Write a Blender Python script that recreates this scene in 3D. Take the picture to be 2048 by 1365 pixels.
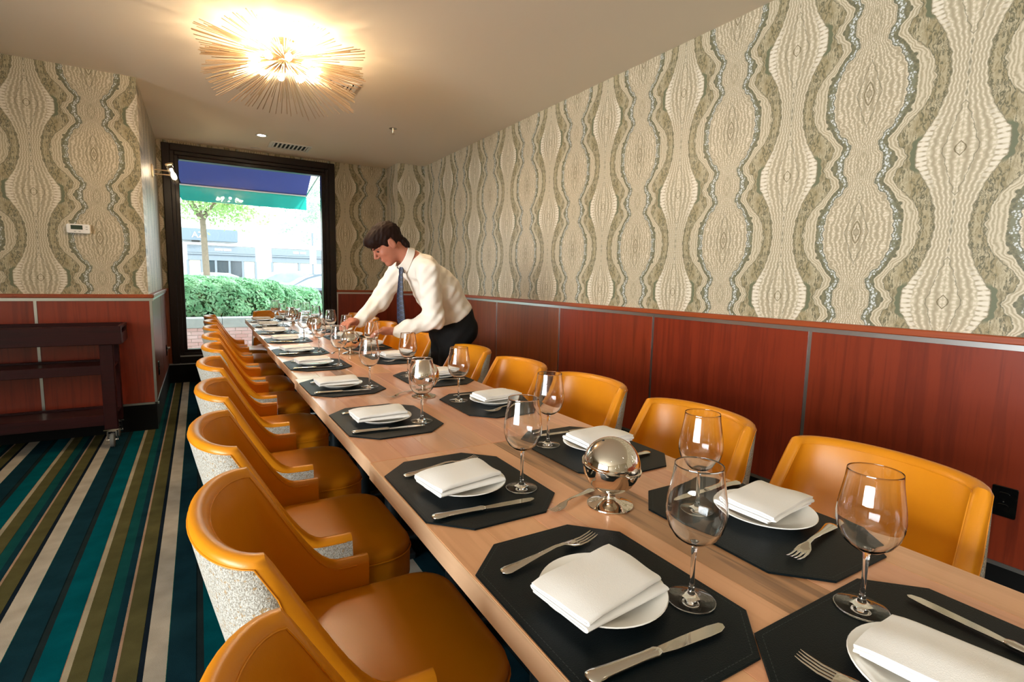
import bpy, math, random
import numpy as np
from mathutils import Matrix, Vector

random.seed(7)
rng = np.random.default_rng(7)
sc = bpy.context.scene
for o in list(bpy.data.objects):
    bpy.data.objects.remove(o)
COL = sc.collection
PI = math.pi

# ------------------------------------------------------------------ camera
F_PX, YAW, PITCH, ROLL, CAM_H = 1040.94, .5413, .1152, .0214, 1.23
cy_, sy_, cp_, sp_ = math.cos(YAW), math.sin(YAW), math.cos(PITCH), math.sin(PITCH)
fwd = Vector((sy_*cp_, cy_*cp_, -sp_)); rgt = Vector((cy_, -sy_, 0)); upv = rgt.cross(fwd)
r2 = math.cos(ROLL)*rgt + math.sin(ROLL)*upv
u2 = -math.sin(ROLL)*rgt + math.cos(ROLL)*upv
cam_d = bpy.data.cameras.new('camera'); cam = bpy.data.objects.new('camera', cam_d); COL.objects.link(cam)
cam_d.sensor_width = 36; cam_d.lens = F_PX*36/2048; cam_d.clip_start = .02; cam_d.clip_end = 300
M4 = Matrix((r2, u2, -fwd)).transposed().to_4x4(); M4.translation = Vector((0, 0, CAM_H))
cam.matrix_world = M4
sc.camera = cam

# ------------------------------------------------------------------ world, sun, daylight, exposure
world = bpy.data.worlds.new('sky'); sc.world = world; world.use_nodes = True
wn = world.node_tree; wn.nodes.clear()
bg = wn.nodes.new('ShaderNodeBackground'); wo = wn.nodes.new('ShaderNodeOutputWorld')
bg.inputs[0].default_value = (.86, .95, 1, 1); bg.inputs[1].default_value = 5.4
wn.links.new(bg.outputs[0], wo.inputs[0])
sun_d = bpy.data.lights.new('sun', 'SUN'); sun_d.energy = 3.0; sun_d.angle = .02; sun_d.color = (1, .95, .86)
sun = bpy.data.objects.new('sun', sun_d); COL.objects.link(sun)
sun.rotation_euler = Vector((-.35, .62, -.75)).to_track_quat('-Z', 'Y').to_euler()

def area(name, loc, direction, sx, sy, watts, color):
    d = bpy.data.lights.new(name, 'AREA'); d.shape = 'RECTANGLE'; d.size = sx; d.size_y = sy; d.energy = watts; d.color = color
    o = bpy.data.objects.new(name, d); COL.objects.link(o); o.location = loc
    o.rotation_euler = Vector(direction).to_track_quat('-Z', 'Y').to_euler()
    return o
# daylight at the two window walls that the room has
area('daylight_side_window', (-5.75, -1.0, 1.55), (1, 0, 0), 4.6, 2.1, 860, (.93, .97, 1))


vs = sc.view_settings
vs.view_transform = 'Standard'; vs.look = 'None'; vs.gamma = 1; vs.use_curve_mapping = False; vs.exposure = 0.18

# ------------------------------------------------------------------ node helpers
def lin(h):
    c = [int(h[i:i+2], 16)/255 for i in (0, 2, 4)]
    return tuple((x/12.92 if x <= .04045 else ((x+.055)/1.055)**2.4) for x in c)

class NT:
    """tiny expression builder on a node tree"""
    def __init__(s, tree): s.t = tree
    def new(s, t, **k):
        n = s.t.nodes.new(t)
        for a, v in k.items(): setattr(n, a, v)
        return n
    def put(s, sock, v):
        if isinstance(v, E): s.t.links.new(v.s, sock)
        elif isinstance(v, bpy.types.NodeSocket): s.t.links.new(v, sock)
        elif isinstance(v, (tuple, list)) and len(v) == 3 and sock.type == 'RGBA': sock.default_value = (*v, 1)
        else: sock.default_value = v
    def m(s, op, a, b=None, c=None):
        n = s.new('ShaderNodeMath', operation=op)
        for i, v in enumerate((a, b, c)):
            if v is not None: s.put(n.inputs[i], v)
        return E(s, n.outputs[0])
    def vec(s, x, y, z=0.0):
        n = s.new('ShaderNodeCombineXYZ')
        for i, v in enumerate((x, y, z)): s.put(n.inputs[i], v)
        return E(s, n.outputs[0])
    def noise(s, vec, scale=5., detail=2., rough=.5, out=0):
        n = s.new('ShaderNodeTexNoise'); s.put(n.inputs['Vector'], vec)
        n.inputs['Scale'].default_value = scale; n.inputs['Detail'].default_value = detail; n.inputs['Roughness'].default_value = rough
        return E(s, n.outputs[out])
    def voro(s, vec, scale=5., feature='F1'):
        n = s.new('ShaderNodeTexVoronoi', feature=feature); s.put(n.inputs['Vector'], vec); n.inputs['Scale'].default_value = scale
        return E(s, n.outputs[0])
    def smooth(s, x, a, b):
        n = s.new('ShaderNodeMapRange', interpolation_type='SMOOTHSTEP'); s.put(n.inputs[0], x)
        n.inputs[1].default_value = a; n.inputs[2].default_value = b; n.inputs[3].default_value = 0; n.inputs[4].default_value = 1
        return E(s, n.outputs[0])
    def band(s, x, a, b, w=.004):
        return s.smooth(x, a-w, a+w) * (1 - s.smooth(x, b-w, b+w))
    def mix(s, f, a, b):
        n = s.new('ShaderNodeMix', data_type='RGBA'); s.put(n.inputs[0], f); s.put(n.inputs[6], a); s.put(n.inputs[7], b)
        return E(s, n.outputs[2])
    def curve(s, x, pts):
        n = s.new('ShaderNodeFloatCurve'); s.put(n.inputs[1], x)
        c = n.mapping.curves[0]
        for i, p in enumerate(pts):
            if i < 2: c.points[i].location = p
            else: c.points.new(*p)
        n.mapping.update()
        return E(s, n.outputs[0])
    def ramp(s, x, els, interp='LINEAR'):
        n = s.new('ShaderNodeValToRGB'); n.color_ramp.interpolation = interp; cr = n.color_ramp
        while len(cr.elements) > 1: cr.elements.remove(cr.elements[-1])
        for i, (p, c) in enumerate(els):
            e = cr.elements[0] if i == 0 else cr.elements.new(p)
            e.position = p; e.color = (*c, 1)
        s.put(n.inputs[0], x); return E(s, n.outputs[0])
class E:
    def __init__(s, n, sock): s.n = n; s.s = sock
    def __add__(a, b): return a.n.m('ADD', a, b)
    __radd__ = __add__
    def __sub__(a, b): return a.n.m('SUBTRACT', a, b)
    def __rsub__(a, b): return a.n.m('SUBTRACT', b, a)
    def __mul__(a, b): return a.n.m('MULTIPLY', a, b)
    __rmul__ = __mul__
    def __truediv__(a, b): return a.n.m('DIVIDE', a, b)

def base_mat(name):
    m = bpy.data.materials.new(name); m.use_nodes = True
    t = m.node_tree; b = t.nodes['Principled BSDF']
    return m, NT(t), b
def mat(name, color, rough=.5, metal=0., spec=.5, coat=0., vary=0., vscale=8., bump=0., bscale=200., emit=None, estr=0.):
    m, N, b = base_mat(name)
    b.inputs['Base Color'].default_value = (*color, 1); b.inputs['Roughness'].default_value = rough
    b.inputs['Metallic'].default_value = metal; b.inputs['Specular IOR Level'].default_value = spec
    b.inputs['Coat Weight'].default_value = coat
    if vary or bump:
        co = N.new('ShaderNodeTexCoord').outputs['Object']
    if vary:
        f = N.noise(co, vscale, 3)
        N.put(b.inputs['Base Color'], N.mix(f, tuple(c*(1-vary) for c in color), tuple(min(1, c*(1+vary)) for c in color)))
    if bump:
        bn = N.new('ShaderNodeBump'); bn.inputs['Strength'].default_value = bump; bn.inputs['Distance'].default_value = .002
        N.put(bn.inputs['Height'], N.noise(co, bscale, 2)); N.put(b.inputs['Normal'], bn.outputs[0])
    if emit:
        b.inputs['Emission Color'].default_value = (*emit, 1); b.inputs['Emission Strength'].default_value = estr
    return m

# ------------------------------------------------------------------ materials
def wallpaper(name, axis, h0):
    m, N, b = base_mat(name)
    sep = N.new('ShaderNodeSeparateXYZ'); N.put(sep.inputs[0], N.new('ShaderNodeNewGeometry').outputs['Position'])
    h = E(N, sep.outputs[axis]); z = E(N, sep.outputs[2])
    HU, HV = .3475, .2975
    U0 = N.m('PINGPONG', h - h0, HU); V0 = N.m('PINGPONG', z - 1.48, HV)
    n1 = N.noise(N.vec(U0, V0), 22, 3) - .5
    n2 = N.noise(N.vec(U0, V0, 3.3), 70, 3, .6) - .5
    U = U0 + n1*.017 + n2*.007 + (N.m('PINGPONG', V0, .019) - .0095)*.25; V = V0
    vn = V0 * (1/HV)
    vw = vn + n1*.1
    W = HU - U; Vb = HV - V
    a = N.curve(vw, [(0, .145*3), (1, .078*3), (.25, .136*3), (.5, .10*3), (.66, .066*3), (.74, .054*3), (.82, .064*3), (.92, .08*3)]) * (1/3)
    bo = N.curve(vw, [(0, .245*3), (1, .172*3), (.3, .222*3), (.5, .178*3), (.68, .135*3), (.78, .13*3), (.9, .155*3)]) * (1/3)
    c = N.curve(vw, [(0, .058*3), (1, .152*3), (.2, .062*3), (.4, .078*3), (.6, .104*3), (.8, .136*3)]) * (1/3)
    tan = lin('bdae92'); light = lin('d3c7b1'); dark = lin('625f4a'); olive = lin('8a8064'); brown = lin('9c8c66'); grey = lin('c9cac6')
    # medallion stripes
    t = U / a
    st = N.m('SINE', t*40 + n2*5 + n1*6)*.5 + .5
    bead = N.m('SINE', V*520 + n2*9)*.5 + .5
    fine = N.noise(N.vec(U0, V0, 9.), 260, 2)
    colA = N.mix(st, lin('9d9076'), tan)
    colA = N.mix(N.smooth(st, .75, .95)*N.smooth(bead, .2, .6)*.9, colA, light)
    colA = N.mix(N.smooth(fine, .6, .75)*.35, colA, dark)
    dA = U*(1/.052) + V*(1/.15)
    colA = N.mix(N.band(dA, .92, .98, .03)*.75, colA, dark)
    colA = N.mix(N.band(dA, .55, .60, .03)*.45, colA, dark)
    hexa = N.m('MAXIMUM', U*(1/.018), U*(1/.03) + V*(1/.055))
    colA = N.mix(N.band(hexa, .78, 1.0, .05)*.85, colA, lin('6b5f43'))
    colA = N.mix(N.band(hexa, .25, .5, .06)*.7, colA, lin('6b5f43'))
    col = colA
    # neck small diamond
    dn = U*(1/.03) + Vb*(1/.06)
    col = N.mix(N.band(dn, .8, 1., .06)*.5, col, olive)
    # dark edge + crystal band + dark edge
    rough_e = n2*.012
    e1 = U - a + rough_e
    cw = N.curve(vn, [(0, .32), (1, .30), (.45, .22), (.7, .2), (.85, .34)])*.085
    inA = N.smooth(e1, -.001, .0015)
    crys = N.smooth(N.voro(N.vec(U0, V0), 120), .32, .62)
    colC = N.mix(crys, grey, lin('77765f'))
    col = N.mix(inA, col, colC)
    col = N.mix(N.band(e1, -.0005, .006, .002)*.9, col, dark)
    e2 = e1 - cw
    col = N.mix(N.smooth(e2, -.002, .002), col, N.mix(N.smooth(n2, -.1, .15), dark, lin('7d775b')))
    # tan ribbon
    bi = bo - N.curve(vn, [(0, .66), (1, .34), (.5, .42)])*.1
    f1 = U - bi + n2*.006
    st2 = N.m('SINE', (U - bi)*420 + n1*8)*.5 + .5
    colR = N.mix(st2, lin('9f9276'), lin('c6b99f'))
    col = N.mix(N.smooth(f1, -.0015, .0015), col, colR)
    # mottled olive field
    f2 = U - bo + n2*.01
    vein = N.noise(N.vec(U0*2.4 + n1*.05, V0*.6, 1.), 15, 5, .66)
    blotch = N.noise(N.vec(U0*1.2, V0*.8, 5.), 17, 3)
    ridge = N.m('ABSOLUTE', N.noise(N.vec(U0*2.4 + n1*.08, V0*.7 + n2*.02, 7.), 13, 5, .62) - .5)
    colM = N.ramp(vein, [(.30, lin('5c573f')), (.41, lin('8c8062')), (.5, lin('b4a789')), (.55, lin('7d7253')), (.62, lin('a39678')), (.7, lin('c0b397'))])
    colM = N.mix(N.smooth(blotch, .42, .62)*.55, colM, lin('8a7c58'))
    colM = N.mix((1 - N.smooth(ridge, .008, .024))*.85, colM, lin('56533e'))
    col = N.mix(N.smooth(f2, -.001, .0015), col, colM)
    col = N.mix(N.band(f2, -.0015, .002, .0015)*.8, col, dark)
    # B column
    g = c - W + n2*.008
    t2 = W / c
    st3 = N.m('SINE', t2*30 + n2*5 + n1*8)*.5 + .5
    colB = N.mix(st3, lin('a09379'), lin('bfb297'))
    colB = N.mix(N.smooth(st3, .7, .95)*N.smooth(N.m('SINE', V*430 + n2*8)*.5 + .5, .2, .6)*.8, colB, light)
    near = N.smooth(Vb, .17, .06)
    teeth = N.smooth(N.m('SINE', V*330 + t2*5)*.5 + .5, .1, .45)
    colB = N.mix(N.band(t2, .72, .97, .03)*near*teeth, colB, lin('d6cbb7'))
    dB = W*(1/.062) + Vb*(1/.2)
    colB = N.mix(N.band(dB, .93, .98, .025)*.7, colB, dark)
    dB2 = W*(1/.018) + Vb*(1/.032)
    colB = N.mix(N.band(dB2, .75, 1.0, .06)*.9, colB, lin('6b5f43'))
    stem = (1 - N.smooth(W, .002, .0055))*N.smooth(V, .11, .09)
    colB = N.mix(stem*.6, colB, dark)
    col = N.mix(N.smooth(g, -.0015, .0015), col, colB)
    # green arc round the wide part of B
    col = N.mix(N.band(W - c, .001, .018, .002)*N.smooth(Vb, .085, .06), col, lin('66684f'))
    col = N.mix(N.band(W - c, -.002, .001, .0015)*.7, col, dark)
    N.put(b.inputs['Base Color'], col)
    b.inputs['Roughness'].default_value = .42; b.inputs['Specular IOR Level'].default_value = .35
    return m

def wood(name, c1, c2, c3, axis, scale, rough, coat=0., tint=0., spec=.5, world=True, streak=.5):
    """axis: index of the grain direction"""
    m, N, b = base_mat(name)
    co = N.new('ShaderNodeNewGeometry').outputs['Position'] if world else N.new('ShaderNodeTexCoord').outputs['Object']
    sep = N.new('ShaderNodeSeparateXYZ'); N.put(sep.inputs[0], co)
    rnd = E(N, N.new('ShaderNodeObjectInfo').outputs['Random'])
    k = [scale, scale, scale]; k[axis] = scale*.07
    v = N.vec(E(N, sep.outputs[0])*k[0] + rnd*17, E(N, sep.outputs[1])*k[1] + rnd*31, E(N, sep.outputs[2])*k[2])
    n1 = N.noise(v, 1., 5, .6)
    wv = N.m('SINE', n1*34)*.5 + .5
    k2 = [scale*9]*3; k2[axis] = scale*.25
    v2 = N.vec(E(N, sep.outputs[0])*k2[0] + rnd*9, E(N, sep.outputs[1])*k2[1], E(N, sep.outputs[2])*k2[2])
    n2 = N.noise(v2, 1., 3, .6)
    col = N.mix(n1, c1, c2)
    col = N.mix(N.smooth(wv, .55, 1.)*streak*.6, col, c3)
    col = N.mix(N.smooth(n2, .5, .75)*streak, col, c3)
    if tint:
        hs = N.new('ShaderNodeHueSaturation'); N.put(hs.inputs['Color'], col)
        N.put(hs.inputs['Value'], (rnd - .5)*tint + 1.0); N.put(hs.inputs['Hue'], (N.m('FRACT', rnd*7.3) - .5)*.02 + .5)
        col = E(N, hs.outputs[0])
    N.put(b.inputs['Base Color'], col)
    b.inputs['Roughness'].default_value = rough; b.inputs['Coat Weight'].default_value = coat; b.inputs['Coat Roughness'].default_value = .12
    b.inputs['Specular IOR Level'].default_value = spec
    return m

def carpet_mat():
    m, N, b = base_mat('striped_carpet')
    pos = N.new('ShaderNodeNewGeometry').outputs['Position']
    sep = N.new('ShaderNodeSeparateXYZ'); N.put(sep.inputs[0], pos)
    x = E(N, sep.outputs[0]) + (N.noise(pos, 260, 1) - .5)*.0022
    f = N.m('FRACT', (x + .645 + 449)/.449)
    cream, navy, char, teal, olive, teal2, lime = lin('9c9283'), lin('122a32'), lin('1d2526'), lin('04434a'), lin('4a462b'), lin('123d3c'), lin('0a4a3e')
    st = [(0, cream), (.058, lime), (.0605, navy), (.138, lin('0c1618')), (.1415, char), (.160, teal), (.2335, lin('8a5a44')), (.2352, lin('8f846e')), (.254, olive), (.304, lin('12201c')), (.3065, teal2),
          (.344, navy), (.370, lin('8f7460')), (.3788, olive), (.4315, lin('0c1618')), (.4335, lin('141c24'))]
    col = N.ramp(f, [(p/.449, c) for p, c in st], 'CONSTANT')
    cloud = N.noise(pos, 9, 3)
    grain = N.noise(pos, 420, 2, .7)
    hs = N.new('ShaderNodeHueSaturation'); N.put(hs.inputs['Color'], col); N.put(hs.inputs['Value'], (cloud - .5)*.8 + 1.0 + (grain - .5)*.55)
    N.put(b.inputs['Base Color'], E(N, hs.outputs[0]))
    b.inputs['Roughness'].default_value = 1.; b.inputs['Specular IOR Level'].default_value = .0
    bn = N.new('ShaderNodeBump'); bn.inputs['Strength'].default_value = .35; bn.inputs['Distance'].default_value = .004
    N.put(bn.inputs['Height'], grain); N.put(b.inputs['Normal'], bn.outputs[0])
    return m

def leather_mat():
    m, N, b = base_mat('amber_leather')
    co = N.new('ShaderNodeTexCoord').outputs['Object']
    n = N.noise(co, 6, 3)
    N.put(b.inputs['Base Color'], N.mix(n, lin('cb7a0a'), lin('da8c14')))
    b.inputs['Roughness'].default_value = .34; b.inputs['Specular IOR Level'].default_value = .4
    bn = N.new('ShaderNodeBump'); bn.inputs['Strength'].default_value = .12; bn.inputs['Distance'].default_value = .001
    N.put(bn.inputs['Height'], N.noise(co, 380, 2) + N.noise(co, 7, 2)*4); N.put(b.inputs['Normal'], bn.outputs[0])
    return m
def tweed_mat():
    m, N, b = base_mat('oatmeal_tweed')
    co = N.new('ShaderNodeTexCoord').outputs['Object']
    n = N.noise(co, 330, 2, .7); n2 = N.noise(co, 120, 2, .6)
    c = N.mix(N.smooth(n, .38, .62), lin('968f82'), lin('c9c5ba'))
    c = N.mix(N.smooth(n2, .58, .68)*.6, c, lin('a67c36'))
    N.put(b.inputs['Base Color'], c); b.inputs['Roughness'].default_value = .95; b.inputs['Specular IOR Level'].default_value = .1
    bn = N.new('ShaderNodeBump'); bn.inputs['Strength'].default_value = .8; bn.inputs['Distance'].default_value = .004
    N.put(bn.inputs['Height'], n); N.put(b.inputs['Normal'], bn.outputs[0])
    return m
def glass_mat(name, ior=1.5, color=(1, 1, 1), rough=0.):
    m, N, b = base_mat(name)
    b.inputs['Base Color'].default_value = (*color, 1); b.inputs['Roughness'].default_value = rough
    b.inputs['Transmission Weight'].default_value = 1; b.inputs['IOR'].default_value = ior
    return m
def pane_mat(name, refl=.8, tint=(1, 1, 1)):
    m, N, b = base_mat(name); t = m.node_tree; t.nodes.remove(b)
    tr = N.new('ShaderNodeBsdfTransparent'); gl = N.new('ShaderNodeBsdfGlossy'); mx = N.new('ShaderNodeMixShader'); fr = N.new('ShaderNodeFresnel')
    tr.inputs[0].default_value = (*tint, 1); gl.inputs['Roughness'].default_value = .0; fr.inputs[0].default_value = 1.5
    N.put(mx.inputs[0], E(N, fr.outputs[0])*refl); t.links.new(tr.outputs[0], mx.inputs[1]); t.links.new(gl.outputs[0], mx.inputs[2])
    t.links.new(mx.outputs[0], t.nodes['Material Output'].inputs[0])
    return m
def random_tint(name, c1, c2, rough=.9, noise=.25):
    m, N, b = base_mat(name)
    rnd = E(N, N.new('ShaderNodeObjectInfo').outputs['Random']); co = N.new('ShaderNodeNewGeometry').outputs['Position']
    N.put(b.inputs['Base Color'], N.mix(rnd + (N.noise(co, 30, 3) - .5)*noise, c1, c2)); b.inputs['Roughness'].default_value = rough
    return m

WP_R = wallpaper('wallpaper_right', 1, 1.253)
WP_F = wallpaper('wallpaper_left', 0, -.613)
WP_B = wallpaper('wallpaper_back', 0, 1.987)
WP_S = wallpaper('wallpaper_return', 1, 6.2)
CHERRY = wood('cherry_panel', lin('722910'), lin('8b3a19'), lin('4c190b'), 2, 7, .3, coat=.25, tint=.12, streak=.45)
RAIL = wood('cherry_rail', lin('8a3a18'), lin('9c4a22'), lin('6c2a10'), 1, 8, .35, streak=.4)
MAPLE = wood('maple_planks', lin('d8966a'), lin('e6ae84'), lin('bc7c50'), 1, 5, .32, coat=.5, tint=.16, streak=.4)
WALNUT = wood('walnut_stripe', lin('a5744c'), lin('c49468'), lin('5c3b24'), 1, 6, .36, coat=.12, streak=.9)
MAPLE_EDGE = wood('maple_edge', lin('c9a27c'), lin('d8b591'), lin('b08a66'), 1, 5, .5, streak=.5)
MAHOG = wood('mahogany', lin('240809'), lin('340c0d'), lin('150405'), 0, 8, .4, coat=.05, streak=.5, spec=.25)
ESPRESSO = wood('espresso_frame', lin('150a07'), lin('1f100b'), lin('0a0504'), 2, 8, .35, coat=.05, streak=.4, spec=.3)
CARPET = carpet_mat(); LEATHER = leather_mat(); TWEED = tweed_mat()
STEEL = mat('brushed_steel', (.62, .62, .60), .28, 1.)
SILVER = mat('polished_silver', (.70, .63, .55), .035, 1.)
CUTLERY = mat('cutlery_steel', (.66, .62, .56), .1, 1.)
BRASS = mat('brass', (.84, .68, .48), .34, 1.)
CEIL = mat('ceiling_paint', lin('efe1ca'), .9, spec=.2)
PLAIN = mat('plain_wall_paint', lin('b9b09c'), .85)
BLACKB = mat('black_baseboard', lin('090908'), .5, spec=.15)
MATBLK = mat('black_leather_mat', lin('071114'), .42, spec=.14, bump=.25, bscale=500)
STITCH = mat('stitching', lin('2b3434'), .7)
CHINA = mat('white_china', lin('f5f1e8'), .12, spec=.5)
LINEN = mat('white_linen', lin('f8f5f0'), .9, spec=.1, bump=.2, bscale=900)
LEGWOOD = mat('dark_leg_wood', lin('1d1410'), .4)
TBASE = mat('table_base_metal', lin('22282a'), .4, .6)
GLASS = glass_mat('clear_glass', 1.48, (.985, .99, .99))
PANE = pane_mat('window_pane', .9)
PLASTIC = mat('white_plastic', lin('e4e0d8'), .4)
LCD = mat('lcd_screen', lin('2b3b2c'), .2)
BUTTON = mat('grey_button', lin('a8a49c'), .5)
GLOSSBLK = mat('gloss_black_plastic', lin('0a0b0b'), .08)
BULB = mat('lamp_bulb', (1, .8, .5), .3, emit=(1, .78, .52), estr=400)
BULB_S = mat('sconce_bulb', (1, .8, .5), .3, emit=(1, .78, .5), estr=60)
DOWNL = mat('downlight_lens', (1, .9, .8), .3, emit=(1, .86, .68), estr=70)
VENTW = mat('vent_white', lin('d8d2c6'), .6)
DARK = mat('dark_void', lin('151513'), .9)
CHROME = mat('chrome', (.75, .75, .75), .12, 1.)
RUBBER = mat('grey_rubber', lin('6b6a66'), .7)

# ------------------------------------------------------------------ mesh helpers
class MB:
    def __init__(s): s.v = []; s.f = []
    def add(s, v, f):
        k = len(s.v); s.v += [tuple(p) for p in v]; s.f += [tuple(i+k for i in q) for q in f]; return s
    def box(s, x0, x1, y0, y1, z0, z1):
        v = [(x, y, z) for z in (z0, z1) for y in (y0, y1) for x in (x0, x1)]
        return s.add(v, [(0, 2, 3, 1), (4, 5, 7, 6), (0, 1, 5, 4), (2, 6, 7, 3), (0, 4, 6, 2), (1, 3, 7, 5)])
    def cbox(s, x0, x1, y0, y1, z0, z1, c):
        """box with chamfered edges"""
        v = []; xs = (x0, x1); ys = (y0, y1); zs = (z0, z1)
        idx = {}
        for i in (0, 1):
            for j in (0, 1):
                for k in (0, 1):
                    sx, sy, sz = (1, -1)[i], (1, -1)[j], (1, -1)[k]
                    for a in range(3):
                        p = [xs[i], ys[j], zs[k]]
                        for b_, sg in enumerate((sx, sy, sz)):
                            if b_ != a: p[b_] += sg*c
                        # vertex lying on face 'a'
                        idx[(i, j, k, a)] = len(v); v.append(tuple(p))
        f = []
        g = lambda i, j, k, a: idx[(i, j, k, a)]
        for a in range(3):
            for sd in (0, 1):
                q = []
                for (p, r) in ((0, 0), (1, 0), (1, 1), (0, 1)):
                    t = [0, 0, 0]; t[a] = sd; o = [b_ for b_ in range(3) if b_ != a]; t[o[0]] = p; t[o[1]] = r
                    q.append(g(*t, a))
                f.append(tuple(q))
        for a in range(3):
            o = [b_ for b_ in range(3) if b_ != a]
            for p in (0, 1):
                for r in (0, 1):
                    t0 = [0, 0, 0]; t1 = [0, 0, 0]; t0[o[0]] = t1[o[0]] = p; t0[o[1]] = t1[o[1]] = r; t1[a] = 1
                    f.append((g(*t0, o[0]), g(*t1, o[0]), g(*t1, o[1]), g(*t0, o[1])))
        for i in (0, 1):
            for j in (0, 1):
                for k in (0, 1): f.append((g(i, j, k, 0), g(i, j, k, 1), g(i, j, k, 2)))
        return s.add(v, f)
    def lathe(s, prof, n=32, c=(0, 0, 0), close=False):
        v = []; f = []; m = len(prof)
        for i in range(n):
            a = 2*PI*i/n
            for r, z in prof: v.append((c[0]+r*math.cos(a), c[1]+r*math.sin(a), c[2]+z))
        mm = m if close else m-1
        for i in range(n):
            j = (i+1) % n
            for k in range(mm):
                k2 = (k+1) % m
                f.append((i*m+k, j*m+k, j*m+k2, i*m+k2))
        return s.add(v, f)
    def tube(s, pts, r, n=8, closed=False, cap=True):
        P = [Vector(p) for p in pts]; m = len(P); v = []; f = []
        rr = r if isinstance(r, (list, tuple)) else [r]*m
        prev = None
        for i in range(m):
            if closed: d = P[(i+1) % m]-P[i-1]
            else: d = P[min(i+1, m-1)]-P[max(i-1, 0)]
            d.normalize()
            if prev is None:
                a = d.orthogonal().normalized()
            else:
                a = (prev-d*prev.dot(d)); a = a.normalized() if a.length > 1e-6 else d.orthogonal().normalized()
            prev = a; b = d.cross(a)
            for k in range(n):
                t = 2*PI*k/n; v.append(P[i]+(a*math.cos(t)+b*math.sin(t))*rr[i])
        for i in range(m if closed else m-1):
            j = (i+1) % m
            for k in range(n):
                k2 = (k+1) % n; f.append((i*n+k, i*n+k2, j*n+k2, j*n+k))
        if cap and not closed:
            f.append(tuple(range(n-1, -1, -1))); f.append(tuple((m-1)*n+k for k in range(n)))
        return s.add(v, f)
    def prism(s, out, z0, z1, c=0.):
        """outline in xy (ccw), extruded in z with a small chamfer"""
        n = len(out)
        if c:
            cx = sum(p[0] for p in out)/n; cy = sum(p[1] for p in out)/n
            def ins(d):
                r = []
                for i in range(n):
                    p0, p1, p2 = Vector(out[i-1]), Vector(out[i]), Vector(out[(i+1) % n])
                    d1 = (p1-p0).normalized(); d2 = (p2-p1).normalized()
                    n1 = Vector((-d1.y, d1.x)); n2 = Vector((-d2.y, d2.x)); b = n1+n2
                    if b.length < 1e-6: b = n1
                    b = b.normalized(); k = max(.3, b.dot(n1)); r.append(p1+b*(d/k))
                return r
            L = [(ins(c), z0), (out, z0+c), (out, z1-c), (ins(c), z1)]
        else: L = [(out, z0), (out, z1)]
        v = []; f = []
        for o, z in L: v += [(p[0], p[1], z) for p in o]
        for k in range(len(L)-1):
            for i in range(n):
                j = (i+1) % n; f.append((k*n+i, k*n+j, (k+1)*n+j, (k+1)*n+i))
        f.append(tuple(range(n-1, -1, -1))); f.append(tuple((len(L)-1)*n+i for i in range(n)))
        return s.add(v, f)
    def loops(s, L, cap0=True, cap1=True):
        n = len(L[0]); v = [p for l in L for p in l]; f = []
        for k in range(len(L)-1):
            for i in range(n):
                j = (i+1) % n; f.append((k*n+i, k*n+j, (k+1)*n+j, (k+1)*n+i))
        if cap0: f.append(tuple(range(n-1, -1, -1)))
        if cap1: f.append(tuple((len(L)-1)*n+i for i in range(n)))
        return s.add(v, f)
    def xf(s, M):
        s.v = [tuple(M @ Vector(p)) for p in s.v]; return s
    def build(s, name, m, parent=None, smooth=None):
        me = bpy.data.meshes.new(name); me.from_pydata(s.v, [], s.f)
        import bmesh
        bm = bmesh.new(); bm.from_mesh(me); bmesh.ops.recalc_face_normals(bm, faces=bm.faces); bm.to_mesh(me); bm.free()
        me.materials.append(m)
        if smooth is not None:
            me.polygons.foreach_set('use_smooth', [True]*len(me.polygons))
            if smooth < 170: me.set_sharp_from_angle(angle=math.radians(smooth))
        o = bpy.data.objects.new(name, me); COL.objects.link(o)
        if parent: o.parent = parent
        return o
def B(*a): return MB().box(*a)

def tag(o, label=None, cat=None, group=None, kind=None):
    if label: o['label'] = label
    if cat: o['category'] = cat
    if group: o['group'] = group
    if kind: o['kind'] = kind
    return o
def empty(name, loc=(0, 0, 0), rz=0.):
    o = bpy.data.objects.new(name, None); COL.objects.link(o); o.location = loc; o.rotation_euler = (0, 0, rz); o.empty_display_size = .05
    return o
KIDS = {}
def copy_tree(o, parent=None):
    c = o.copy(); COL.objects.link(c)
    if parent: c.parent = parent
    for ch in o.children: copy_tree(ch, c)
    return c
def struct(name, mb, m, smooth=None):
    return tag(mb.build(name, m, None, smooth), kind='structure')
ORD = ['first', 'second', 'third', 'fourth', 'fifth', 'sixth', 'seventh', 'eighth', 'ninth', 'tenth']

# ------------------------------------------------------------------ room shell
XW, XL, YL, YB, ZC, ZR, ZB = 2.547, -.3376, 4.9065, 6.937, 2.663, 1.0664, .2128
X0, Y0 = -5.6, -3.6
struct('floor', B(X0-.2, XW+.2, Y0-.2, YB+.1, -.12, 0), CARPET)
struct('ceiling', B(X0-.2, XW+.2, Y0-.2, YB+.25, ZC, ZC+.2), CEIL)
wall_right = struct('wall_right', B(XW, XW+.2, Y0-.2, YB+.2, 0, ZC), WP_R)
wall_left = struct('wall_left', B(X0, XL, YL, YL+.2, 0, ZC), WP_F)
wall_return = struct('wall_return', B(XL-.2, XL, YL+.2, YB, 0, ZC), WP_S)
GX0, GX1, GZ0, GZ1 = -.145, 1.338, .366, 2.485      # glass
FX0, FX1, FZ0, FZ1 = -.288, 1.511, .222, 2.63       # frame
wb = MB().box(XL-.2, FX0+.03, YB, YB+.2, 0, ZC).box(FX1-.03, XW, YB, YB+.2, 0, ZC).box(FX0+.03, FX1-.03, YB, YB+.2, 0, FZ0+.03).box(FX0+.03, FX1-.03, YB, YB+.2, FZ1-.03, ZC)
wall_back = struct('wall_back', wb, WP_B)
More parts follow.
